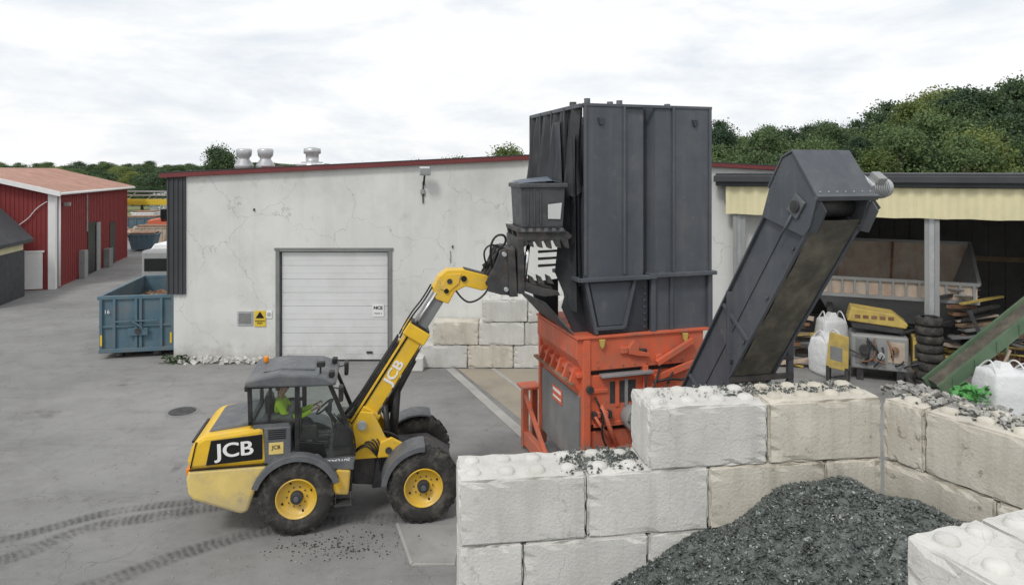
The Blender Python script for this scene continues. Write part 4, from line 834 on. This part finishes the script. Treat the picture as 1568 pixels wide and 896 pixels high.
qd(HB,'outer_front_slope',[(.1,-.02,2.25),(4.5,-.02,2.25),(4.0,.7,1.3),(.6,.7,1.3)],'greymach')
beam(HB,'rim_front',(0,-.04,zt),(4.6,-.04,zt),.12,.1,'greymach'); beam(HB,'rim_back',(.9,2.8,3.75),(4.9,2.8,3.75),.1,.1,'greymach'); beam(HB,'rim_left',(0,0,zt),(.9,2.8,3.75),.1,.1,'greymach'); beam(HB,'rim_right',(4.6,0,zt),(4.9,2.8,3.75),.1,.1,'greymach')
for i in range(13): box(HB,f'rib_{i}',(.1+i*.36,-.1,2.2),(.17+i*.36,-.03,2.7),'greymach',.006)
beam(HB,'lower_rail',(0,-.06,2.2),(4.6,-.06,2.2),.1,.1,'greymach')
beam(HB,'inner_fold',(2.3,.95,1.65),(2.6,2.75,3.7),.08,.06,'rust')
for i,(x,y) in enumerate(((.5,.3),(4.1,.3),(.8,2.3),(4.1,2.3))): box(HB,f'leg_{i}',(x-.08,y-.08,0),(x+.08,y+.08,2.2),'iron',.01)
beam(HB,'leg_brace',(.5,.3,.3),(4.1,.3,1.6),.06,.06,'iron')
GM=empty('mobile_compressor',shw(3.6,-.3),HY)
box(GM,'body',(0,0,.35),(1.5,1.0,1.35),'greymach',.05)
prism(GM,'yellow_hood',[(-.1,1.72),(1.45,1.6),(1.5,1.72),(1.15,2.0),(.0,2.12)],.1,.9,'oldyellow',.03)
prism(GM,'hood_inner',[(0.05,1.5),(1.4,1.42),(1.4,1.62),(.0,1.7)],.15,.85,'iron',.03)
for i in range(5): box(GM,f'hood_slot_{i}',(.1+i*.22,.09,1.82),(.25+i*.22,.1,1.92),'rust',0)
box(GM,'hood_prop',(.1,.2,1.35),(.15,.25,1.8),'iron',.005); box(GM,'hood_prop_2',(1.3,.2,1.35),(1.35,.25,1.7),'iron',.005)
box(GM,'door_panel',(.12,-.02,.5),(.6,0,1.25),'greypanel',.01); box(GM,'door_panel_2',(.95,-.02,.6),(1.4,0,1.2),'rustlight',.01)
for i,(x,z,r) in enumerate(((.35,.95,.14),(.78,.8,.1),(1.15,1.0,.09))): cyl(GM,f'filter_{i}',(x,-.14,z),(x,0,z),r,('iron','steel','rust')[i],bevel=.01)
for i in range(12):
    x=rng.uniform(.1,1.4); tube(GM,f'pipe_{i}',[(x,-.02,rng.uniform(.45,1.3)),(x+.1,-.18,rng.uniform(.5,1.2)),(x+rng.uniform(-.4,.4),-.1,rng.uniform(.4,1.3))],.025,random.choice(['black','rust','iron']))
for x in (.15,1.2): box(GM,f'foot_{x}',(x,.05,0),(x+.18,.95,.35),'iron',.01)
box(GM,'yellow_side_plate',(1.6,.0,.4),(1.8,.5,1.4),'oldyellow',.03); box(GM,'side_plate_cut',(1.64,-.01,.8),(1.76,.0,1.2),'iron',0)
cyl(GM,'side_wheel',(1.72,-.08,.6),(1.72,.0,.6),.16,'iron')
YB=empty('yellow_attachment_plate',shw(2.9,-.7),R(-35))
prism(YB,'plate',[(0,.4),(.6,.35),(.62,1.35),(.1,1.45)],0,.09,'oldyellow',.02); prism(YB,'opening',[(.12,.65),(.45,.6),(.45,1.0),(.12,1.05)],-.006,.0,'greypanel',0); box(YB,'foot',(0,0,0),(.1,.3,.45),'iron',.01); box(YB,'foot_2',(.5,0,0),(.6,.3,.45),'iron',.01)
def scrap(x,y,yw,n,lx,hz,seed):
    random.seed(seed); E=empty('scrap_stack',shw(x,y),yw)
    for i in range(n):
        z=.1+i*hz/n; L_=random.uniform(.4,1)*lx; xx=random.uniform(-.3,.3)
        beam(E,f'scrap_bar_{i}',(xx,random.uniform(0,.9),z),(xx+L_,random.uniform(0,.9),z+random.uniform(-.25,.3)),random.uniform(.04,.35),random.uniform(.03,.12),random.choice(['rust','wood','iron','greymach','rustlight','greypanel','oldyellow','rust']))
scrap(.6,1.2,R(-20),22,2.2,2.3,1); scrap(1.2,.2,R(-10),14,1.6,1.2,2); scrap(6.6,.9,R(10),22,1.8,2.6,3); scrap(7.6,.2,R(-15),16,1.5,1.6,4); scrap(5.0,3.4,R(5),16,2.5,1.8,5)
SCP=empty('steel_pallet_cage',shw(6.7,-.9),R(-30))
for z in (.1,.5,.9,1.3): 
    for a,b in (((0,0),(1.1,0)),((1.1,0),(1.1,.9)),((1.1,.9),(0,.9)),((0,.9),(0,0))): beam(SCP,f'rail_{z}_{a}',(*a,z),(*b,z),.04,.04,'oldyellow' if z>1 else 'rust')
for i in range(6):
    for yy in (0,.9): beam(SCP,f'bar_{i}_{yy}',(i*.22,yy,.1),(i*.22,yy,1.3),.025,.025,'rust')
beam(SCP,'leaning_pipe',(.2,.1,.2),(1.0,.4,2.6),.09,.09,'rust'); beam(SCP,'leaning_bar',(.6,.1,.2),(-.2,.5,2.3),.06,.1,'iron')
def bulkbag(x,y,wd,ht):
    B=empty('bulk_bag',(x,y,0),random.uniform(-.3,.3)); bm=bmesh.new(); bmesh.ops.create_cube(bm,size=1); bmesh.ops.subdivide_edges(bm,edges=bm.edges,cuts=7,use_grid_fill=True)
    for v in bm.verts:
        p=v.co; t=p.z+.5; q=Vector((p.x,p.y)); l=max(abs(q.x),abs(q.y)); rr=q.length
        if rr>1e-6: q=q*(1-.32*(1-l/rr)) if l/rr<1 else q
        f=1+.16*math.sin(t*math.pi)-.08*t; n_=.03*math.sin(p.x*17+p.z*23)+.03*math.sin(p.y*19-p.z*14)
        v.co=Vector((q.x*wd*(f+n_),q.y*wd*(f+n_),t*ht+ .06*math.cos(rr*5)*(t>.95)))
    me=bpy.data.meshes.new('bag_body'); bm.to_mesh(me); bm.free(); me.materials.append(M['bag'])
    for p in me.polygons: p.use_smooth=True
    o=bpy.data.objects.new('bag_body',me); col.objects.link(o); o.parent=B; s=o.modifiers.new('s','SUBSURF'); s.levels=1; s.render_levels=1
    for sx in (-1,1):
        tube(B,f'loop_{sx}',[(sx*wd*.42,-wd*.42,ht*.85),(sx*wd*.36,-wd*.2,ht+.2),(sx*wd*.30,wd*.2,ht+.16),(sx*wd*.42,wd*.42,ht*.85)],.02,'bag')
    obj(B,'neck',[(-.2*wd,-.2*wd,ht-.02),(.2*wd,-.2*wd,ht-.02),(.25*wd,.2*wd,ht),(-.2*wd,.25*wd,ht),(-.1*wd,-.1*wd,ht+.14),(.12*wd,-.1*wd,ht+.16),(.1*wd,.1*wd,ht+.12),(-.1*wd,.1*wd,ht+.16)],[(0,1,5,4),(1,2,6,5),(2,3,7,6),(3,0,4,7),(4,5,6,7)],'bag')
bulkbag(9.65,20.9,.78,1.15); bulkbag(10.3,22.0,.8,1.5); bulkbag(12.35,17.2,.95,1.25); bulkbag(13.3,17.3,.95,1.15)
G=empty('green_belt_conveyor')
g0=Vector((11.25,17.9,.45)); g1=Vector((16.5,17.2,5.2))
beam(G,'frame_near',g0,g1,.08,.30,'green'); beam(G,'frame_far',g0+Vector((0,.65,0)),g1+Vector((0,.65,0)),.08,.30,'green')
beam(G,'belt',g0+Vector((0,.32,.1)),g1+Vector((0,.32,.1)),.56,.03,'belt')
for t in (.30,.55,.8):
    p=g0+(g1-g0)*t; beam(G,f'leg_{t}',(p.x,p.y,0),(p.x,p.y,p.z),.07,.07,'green'); beam(G,f'leg_b_{t}',(p.x,p.y+.65,0),(p.x,p.y+.65,p.z),.07,.07,'green'); beam(G,f'brace_{t}',(p.x-.6,p.y-.05,.2),(p.x+.05,p.y-.05,p.z-.3),.05,.05,'rustlight')
for i in range(9):
    p=g0+(g1-g0)*(.05+i*.1); beam(G,f'frame_stiffener_{i}',(p.x,p.y-.05,p.z-.13),(p.x,p.y-.05,p.z+.13),.03,.05,'green')
scatter(None,'green_netting',[(11.3+rng.normal(0,.2),16.9+rng.normal(0,.12),rng.uniform(.3,.85)) for _ in range(120)],.04,.13,'tarp',.2,31)

# ------------------------------------------------------------------ blue roll-off container
K=empty('roll_off_container',(-13.6,22.5,0),R(12))
def kb(name,a,b,m='blue',bev=.012): return box(K,name,a,b,m,bev)
kb('front_wall',(0,0,.25),(2.3,.05,1.98)); kb('left_wall',(0,.05,.25),(.05,4.6,1.98)); kb('right_wall',(2.25,.05,.25),(2.3,4.6,1.98)); kb('back_wall',(0.05,4.55,.25),(2.25,4.6,2.0)); kb('floor',(.05,.05,.25),(2.25,4.55,.32),'rust')
for n_,a,b in (('rim_front',(-.05,-.06,1.95),(2.35,.06,2.07)),('rim_left',(-.06,.06,1.95),(.06,4.6,2.07)),('rim_right',(2.24,.06,1.95),(2.36,4.6,2.07)),('rim_back',(.06,4.54,1.95),(2.24,4.66,2.07))): kb(n_,a,b)
for i,x in enumerate((.02,.42,1.08,1.22,1.85,2.2)): kb(f'front_rib_{i}',(x,-.08,.34),(x+.09,.0,1.95))
kb('front_mid_rail',(0,-.05,1.02),(2.3,-.001,1.1)); kb('front_low_rail',(0,-.09,.2),(2.3,-.001,.34)); kb('lock_bar',(.5,-.12,1.2),(1.8,-.081,1.25))
cyl(K,'lock_wheel',(1.2,-.16,.9),(1.2,-.10,.9),.1,'iron'); kb('hook_plate',(.9,-.13,.75),(1.5,-.085,1.0),'blue')
beam(K,'lever',(.95,-.15,1.3),(1.35,-.15,1.0),.04,.05,'blue')
for i in range(8): kb(f'side_rib_{i}',(-.07,.3+i*.55,.3),(0,.38+i*.55,1.95))
kb('skid_1',(.5,0,.08),(.62,4.6,.25),'iron'); kb('skid_2',(1.68,0,.08),(1.8,4.6,.25),'iron')
for x in (.56,1.74): cyl(K,f'roller_{x}',(x-.12,.15,.12),(x+.12,.15,.12),.12,'iron')
text(K,'container_number','16',(.24,-.052,1.55),(R(90),0,0),.18,'white',.003)
for x in (.08,2.2): kb(f'reflector_{x}',(x-.03,-.095,.45),(x+.03,-.085,.8),'gold',0)
kb('waste_fill',(.1,.1,.9),(2.2,4.5,1.45),'rust'); scatter(K,'waste_load',[(rng.uniform(.15,2.15),rng.uniform(.2,4.4),1.35+rng.uniform(0,.15)) for _ in range(300)],.05,.16,'rust',.4,41)

TR=empty('tipper_truck',(-16.1,29.6,0),R(4))
box(TR,'cab',(0,0,.9),(2.3,1.9,2.75),'greymach',.12); box(TR,'windscreen',(.15,-.02,1.85),(2.15,.0,2.4),'panelblack',.02)
box(TR,'load_body',(0,2.1,1.1),(2.4,7.5,2.55),'greymach',.05); box(TR,'bonnet_strip',(.1,-.05,1.0),(2.2,0,1.3),'greypanel',.02)
prism(TR,'wind_deflector',[(.2,2.72),(2.1,2.72),(1.9,3.0),(.4,3.0)],.4,1.7,'white',.06)
for x in (.15,2.0):
    for y in (.9,5.5,6.6): lathe(TR,f'wheel_{x}_{y}',[(0,-.13),(.25,-.13),(.45,-.13),(.5,-.08),(.5,.08),(.45,.13),(0,.13)],(0,0,0),'rubber',24).matrix_local=Matrix.Translation((x,y,.5))@Matrix.Rotation(R(90),4,'Z')

# ------------------------------------------------------------------ red barn
B=empty('red_barn',(-24,35.8,0),R(15.6))
HWB=4.6; SL=.235
def gz(x): return 5.1+(-x)*SL if x>-HWB else 5.1+(x+2*HWB)*SL
prism(B,'front_wall',[(0,0),(-2*HWB,0),(-2*HWB,5.1),(-HWB,gz(-HWB+.001)),(0,5.1)],0,.2,'barn',0)
box(B,'side_wall',(-.2,.2,0),(0,14.0,5.1),'barn',0); box(B,'rear_wall',(-2*HWB,13.8,0),(-.2,14,5.0),'barn',0); box(B,'far_side_wall',(-2*HWB,.2,0),(-2*HWB+.2,13.8,5.1),'barn',0)
for i in range(44): box(B,f'front_batten_{i}',(-.45-i*.2,-.03,.1),(-.41-i*.2,0,gz(-.45-i*.2)-.1),'barn',0)
for i in range(46): box(B,f'side_batten_{i}',(0,.3+i*.3,.1),(.03,.35+i*.3,5.0),'barn',0)
zr=gz(-HWB+.001)
prism(B,'roof_right',[(.35,4.98),(.35,5.10),(-HWB,zr+.2),(-HWB,zr+.08)],-.3,14.3,'barnroof',0)
prism(B,'roof_left',[(-2*HWB-.35,4.98),(-2*HWB-.35,5.10),(-HWB,zr+.2),(-HWB,zr+.08)],-.3,14.3,'barnroof',0)
prism(B,'barge_board',[(.38,4.86),(.38,5.12),(-HWB,zr+.23),(-HWB,zr-.02)],-.36,-.3,'white',.005)
for i in range(36): beam(B,f'roof_tile_rib_{i}',(.3,.0+i*.4,5.13),(-HWB+.05,.0+i*.4,zr+.2),.05,.03,'barnroof',0)
box(B,'corner_board_front',(-.28,-.05,0),(-.0,-.001,5.0),'white',.005); box(B,'corner_board_side',(.001,-.05,0),(.06,.25,5.0),'white',.005)
cyl(B,'downpipe',(.12,.35,.1),(.12,.35,4.9),.06,'white'); cyl(B,'gutter',(.38,-.3,5.0),(.38,14.3,5.0),.07,'white')
box(B,'white_door',(-1.4,-.06,.05),(-.52,-.031,1.95),'white',.01); box(B,'door_frame_top',(-1.48,-.08,1.95),(-.44,-.031,2.05),'white',.005)
box(B,'side_opening',(.031,5.2,.0),(.05,6.6,3.1),'panelblack',0); box(B,'side_door_leaf',(.05,6.7,.0),(.12,7.4,3.0),'greymach',.01); box(B,'side_opening_2',(.031,9.6,.0),(.05,10.8,2.8),'panelblack',0)
box(B,'side_cabinet',(.03,3.6,.0),(.35,4.2,1.6),'greymach',.02); box(B,'side_cabinet_2',(.03,8.2,.0),(.4,9.0,1.2),'greypanel',.02)
box(B,'eave_flood_lamp',(.1,1.0,4.3),(.4,1.2,4.5),'greymach',.02); beam(B,'pipe_run',(.07,5.0,2.6),(.07,5.0,4.8),.06,.06,'steel')
tube(B,'wall_cable',[(-.3,-.08,4.6),(-.8,-.08,4.3),(-1.2,-.08,3.6),(-2.2,-.08,3.0)],.02,'white')
SH=empty('timber_shed',(-23.35,30.4,0),R(14))
prism(SH,'front_wall',[(0,0),(-5,0),(-5,3.0),(-2.5,5.6),(0,3.0)],0,.15,'cream',0); box(SH,'side_wall',(-.15,.15,0),(0,3.5,3.0),'cream',0); box(SH,'dark_door',(-4.6,-.05,.0),(-.12,-.001,2.4),'darkroof',.01)
box(SH,'side_cladding',(.001,-.04,0),(.04,3.55,2.3),'darkroof',.005)
for i in range(14): box(SH,f'door_plank_{i}',(-4.55+i*.32,-.07,.0),(-4.52+i*.32,-.05,2.3),'black',0)
prism(SH,'roof_right',[(.3,2.65),(.3,2.83),(-2.5,5.8),(-2.5,5.58)],-.45,3.9,'darkroof',.01); prism(SH,'roof_left',[(-5.3,2.65),(-5.3,2.83),(-2.5,5.8),(-2.5,5.58)],-.45,3.9,'darkroof',.01)

# ------------------------------------------------------------------ far yard
FB=empty('storage_hall',(-52,98,0),R(8))
box(FB,'walls',(0,0,0),(14,12,2.6),'steel',.02); prism(FB,'roof',[(-.4,2.6),(14.4,2.6),(14.4,2.8),(7,3.6),(-.4,2.8)],-.4,12.4,'white',.01)
for i in range(3): box(FB,f'gate_{i}',(1.2+i*4.2,-.05,0),(4.2+i*4.2,-.001,2.3),'greypanel' if i%2 else 'white',.02)
PB=empty('overhead_pipe_bridge',(0,0,0))
beam(PB,'yellow_beam',(-36,50.5,3.95),(-18,50.5,3.85),.3,.42,'gold'); beam(PB,'upper_pipe',(-36,50.5,4.75),(-18,50.5,4.6),.1,.1,'steel'); beam(PB,'upper_pipe_2',(-36,50.9,4.4),(-18,50.9,4.35),.1,.1,'steel')
for i in range(12): beam(PB,f'lattice_{i}',(-34+i*1.4,50.5,4.1),(-33.3+i*1.4,50.5,4.7),.05,.05,'steel')
for x in (-35,-18.2): beam(PB,f'leg_{x}',(x,50.7,0),(x,50.7,5),.25,.25,'greymach')
def veh(name,x,y,yw,c,L=4.2,Wd=1.8,Hh=1.5):
    E=empty(name,(x,y,0),yw)
    prism(E,'body',[(0,.35),(L,.35),(L,.8),(L*.93,.9),(L*.72,.95),(L*.6,Hh),(L*.22,Hh),(L*.06,.95),(0,.85)],0,Wd,c,.08)
    prism(E,'glass_side',[(L*.68,.97),(L*.59,Hh-.08),(L*.24,Hh-.08),(L*.12,.97)],-.01,Wd+.01,'panelblack',.01)
    for wx in (L*.2,L*.8):
        for wy in (.05,Wd-.05): lathe(E,f'wheel_{wx:.1f}_{wy:.1f}',[(0,-.1),(.2,-.1),(.31,-.08),(.33,0),(.31,.08),(0,.1)],(wx,wy,.33),'rubber',20)
veh('parked_car',-40.5,74,R(20),'white'); veh('parked_car',-41.5,79,R(70),'blue'); veh('parked_car',-39.2,71,R(5),'steel')
def skip(name,x,y,yw,c,L=3,Wd=1.8,Hh=1.5,fill='rust'):
    E=empty(name,(x,y,0),yw)
    prism(E,'tub',[(.3,.1),(L-.3,.1),(L,Hh),(0,Hh)],0,Wd,c,.03); box(E,'rim',(-.06,-.06,Hh-.1),(L+.06,Wd+.06,Hh),c,.02); box(E,'fill',(.1,.1,Hh),(L-.1,Wd-.1,Hh+.12),fill,.05)
    for i in range(4): box(E,f'rib_{i}',(.4+i*(L-.9)/3,-.05,.15),(.5+i*(L-.9)/3,0,Hh-.1),c,.01)
skip('waste_skip',-29.6,52.5,R(15),'blue',2.0,1.8,1.3); skip('waste_skip',-31.5,57,R(5),'rustlight',2.6); skip('waste_skip',-36.5,64,R(10),'blue',3.0,2,1.8); skip('waste_skip',-34.5,68,R(-8),'greymach',3.5,2,2.4); skip('waste_skip',-38.5,69,R(8),'white',2.2,2,2.0)
OM=empty('orange_excavator',(-32.3,60.5,0),R(20))
prism(OM,'house',[(0,.9),(2.0,.9),(2.0,1.9),(1.2,2.0),(0,1.8)],0,1.6,'red',.08); box(OM,'cab',(1.0,.0,1.6),(1.9,.9,2.8),'panelblack',.08); beam(OM,'boom_arm',(1.8,1.1,1.6),(3.3,1.1,3.3),.25,.35,'red'); beam(OM,'stick',(3.3,1.1,3.3),(4.3,1.1,1.6),.2,.25,'red'); prism(OM,'bucket',[(4.1,1.6),(4.6,1.5),(4.5,.9),(4.0,1.0)],.8,1.4,'iron',.02)
for y in (-.1,1.3): prism(OM,f'crawler_{y}',[(-.3,.3),(0,0.03),(2,0.03),(2.3,.3),(2.1,.75),(-.1,.75)],y,y+.4,'rubber',.1)
scatter(empty('sorting_pile',(-33.5,63.5,0)),'rubble',[(rng.normal(0,1.8),rng.normal(0,1.2),abs(rng.normal(0,.45))) for _ in range(400)],.1,.4,'rustlight',.6,51)

# ------------------------------------------------------------------ trees
def tree_mesh(name,h,wd,nclump,nleaf,ls,m,seed):
    r=np.random.default_rng(seed); V=[];F=[];mi=[]
    def limb(p0,p1,r0,r1,s=7):
        p0=Vector(p0);p1=Vector(p1); z=(p1-p0).normalized(); x=z.orthogonal().normalized(); y=z.cross(x); k=len(V)
        for p,rr in ((p0,r0),(p1,r1)):
            for i in range(s): a=2*math.pi*i/s; V.append(tuple(p+x*math.cos(a)*rr+y*math.sin(a)*rr))
        for i in range(s): F.append((k+i,k+(i+1)%s,k+s+(i+1)%s,k+s+i)); mi.append(0)
    limb((0,0,-.3),(.1,.05,h*.35),h*.028,h*.02); limb((.1,.05,h*.35),(0,.1,h*.85),h*.02,h*.005)
    cs=[]
    for i in range(nclump):
        t=r.uniform(.0,1)**.8; z=h*(.20+.74*t); rad=wd*math.sqrt(max(.03,math.sin(math.pi*min(1,(t*.85+.15)))))*(.65+.5*r.random())
        a=r.uniform(0,6.283); rr=rad*math.sqrt(r.uniform(.15,1)); c=np.array([rr*math.cos(a),rr*math.sin(a),z]); cs.append((c,r.uniform(.06,.14)*h))
        if i%4==0: limb((.05,.05,max(h*.25,z-h*.2)),tuple(c),h*.008,h*.002,5)
    for c,cr in cs:
        n=nleaf; d=r.normal(0,1,(n,3)); d/=np.linalg.norm(d,axis=1)[:,None]; p=c+d*(cr*r.uniform(.3,1.2,(n,1)))*np.array([1.1,1.1,.8])
        u=r.normal(0,1,(n,3)); u/=np.linalg.norm(u,axis=1)[:,None]; v=np.cross(u,d+r.normal(0,.5,(n,3))); v/=np.linalg.norm(v,axis=1)[:,None]; s=ls*r.uniform(.5,1.3,(n,1))
        k=len(V); q=np.stack([p-u*s,p-v*s*.6,p+u*s,p+v*s*.6],1).reshape(-1,3); V.extend(map(tuple,q)); F.extend((k+4*i,k+4*i+1,k+4*i+2,k+4*i+3) for i in range(n)); mi+= [1]*n
    me=bpy.data.meshes.new(name); me.from_pydata(V,[],F); me.materials.append(M['bark']); me.materials.append(M[m]); me.polygons.foreach_set('material_index',mi); me.update(); return me
TM=[tree_mesh('broadleaf_a',10,3.2,85,130,.13,'leaf',1),tree_mesh('broadleaf_b',10,2.5,75,130,.13,'leaf',2),tree_mesh('broadleaf_c',10,3.7,95,120,.14,'leaf',3),tree_mesh('broadleaf_d',10,2.9,75,130,.13,'leaf2',4)]
def put(parent,x,y,z,h,k=None,wide=1.):
    k=random.choices([0,1,2,3],[5,4,4,2])[0] if k is None else k
    o=bpy.data.objects.new('tree',TM[k]); col.objects.link(o); o.parent=parent; o.location=(x,y,z); s=h/10; o.scale=(s*wide*random.uniform(.85,1.2),s*wide*random.uniform(.85,1.2),s); o.rotation_euler=(0,0,random.uniform(0,6.28))
random.seed(21)
FR=empty('forest_treeline')
keys=[(1000,74),(1090,80),(1160,74),(1200,72),(1300,92),(1400,112),(1480,134),(1568,150),(1700,158),(1900,160)]
def hp_(px): return float(np.interp(px,[k[0] for k in keys],[k[1] for k in keys]))
for ri,(d,zg,fr) in enumerate(((56,0,.5),(64,1.0,.74),(74,2.,.92),(86,3.5,1.0))):
    s=1045/d; x=(1010-784)/s
    while x<(1900-784)/s:
        px=784+x*s; topz=6.2+hp_(px)/s*fr; h=(topz-zg)*random.uniform(.80,1.07)
        put(FR,x,d+random.uniform(-3,3),zg,h); x+=random.uniform(1.6,3.0)
V=[];F=[];
for i in range(21):
    for j in range(9):
        x=5+i*6; y=52+j*12; V.append((x,y,-.02+max(0,(y-52))*.10*min(1,i/4)))
for i in range(20):
    for j in range(8): F.append((i*9+j,(i+1)*9+j,(i+1)*9+j+1,i*9+j+1))
obj(None,'hill',V,F,'grass',0,True)
FL=empty('distant_treeline')
for d,tp,sp in ((105,-6,2.8),(125,-1,3.0),(170,4,3.4),(240,9,4),(340,13,5)):
    s=1045/d; x=(-260-784)/s
    while x<(420-784)/s:
        topz=6.2+(tp+random.uniform(-6,4))/s
        put(FL,x,d+random.uniform(-6,6),0,max(3,topz),wide=1.5); x+=sp*random.uniform(.7,1.3)
for d,tp in ((300,9),(420,10)):
    s=1045/d; x=(400-784)/s
    while x<(1100-784)/s: put(FL,x,d,0,6.2+tp/s,wide=1.6); x+=5
V=[];F=[]
for i in range(61):
    x=-1400+i*40; h=17+4*math.sin(i*.35)+3*math.sin(i*.9+1); V+=[(x,1300,0),(x,1400,h),(x,1500,0)]
for i in range(60):
    for j in (0,1): F.append((3*i+j,3*i+3+j,3*i+4+j,3*i+1+j))
M['ridge']=mat('distant_woodland',(.12,.155,.12),.95,0,.3,.02,.0)
obj(None,'distant_hill',V,F,'ridge',0,True)
RT=empty('trees_behind_warehouse')
for px,pt in ((345,38),(358,30),(335,22),(775,40),(787,34),(700,22),(690,18),(640,15),(560,10),(1060,60),(1110,70)):
    s=1045/66.; put(RT,(px-784)/s,66+random.uniform(-2,2),0,6.2+pt/s,3 if pt in(40,34) else 1,wide=.8)

# ------------------------------------------------------------------ world and light
sunv=Vector((-.32,-.55,.80)).normalized()
el=math.asin(sunv.z); rotz=math.atan2(sunv.x,sunv.y)
w_=bpy.data.worlds.new('World'); scn.world=w_; w_.use_nodes=True; N=w_.node_tree.nodes; L=w_.node_tree.links; N.clear()
out=N.new('ShaderNodeOutputWorld'); bg=N.new('ShaderNodeBackground'); bg.inputs[1].default_value=.11
sky=N.new('ShaderNodeTexSky'); sky.sky_type='NISHITA'; sky.sun_disc=False; sky.sun_elevation=el; sky.sun_rotation=rotz; sky.dust_density=2; sky.air_density=1
tc=N.new('ShaderNodeTexCoord'); mp=N.new('ShaderNodeMapping'); mp.inputs['Scale'].default_value=(1.7,1.7,5.5); mp.inputs['Location'].default_value=(.3,.2,.0)
L.new(tc.outputs['Generated'],mp.inputs[0])
n1=N.new('ShaderNodeTexNoise'); n1.inputs['Scale'].default_value=2.3; n1.inputs['Detail'].default_value=11; n1.inputs['Roughness'].default_value=.6; n1.inputs['Distortion'].default_value=.25; L.new(mp.outputs[0],n1.inputs[0])
cr_=N.new('ShaderNodeValToRGB'); E_=cr_.color_ramp.elements; E_[0].position=.38; E_[0].color=(7.6,8.05,8.5,1); E_[1].position=.55; E_[1].color=(9.5,9.55,9.6,1); L.new(n1.outputs[0],cr_.inputs[0])
mx=N.new('ShaderNodeMix'); mx.data_type='RGBA'; mx.inputs[0].default_value=.94; L.new(sky.outputs[0],mx.inputs[6]); L.new(cr_.outputs[0],mx.inputs[7])
L.new(mx.outputs[2],bg.inputs[0]); L.new(bg.outputs[0],out.inputs[0])
sd=bpy.data.lights.new('sun','SUN'); sd.energy=1.5; sd.angle=R(12); sd.color=(1,.97,.92); so=bpy.data.objects.new('sun',sd); col.objects.link(so); so.rotation_euler=(-sunv).to_track_quat('-Z','Y').to_euler()

# ------------------------------------------------------------------ camera
cd=bpy.data.cameras.new('camera'); cam=bpy.data.objects.new('camera',cd); col.objects.link(cam); cam.location=(0,0,6.2); cam.rotation_euler=(R(90),0,0)
cd.lens=24; cd.sensor_width=36; cd.shift_y=-186/1568; cd.clip_end=4000; cd.clip_start=.05; scn.camera=cam
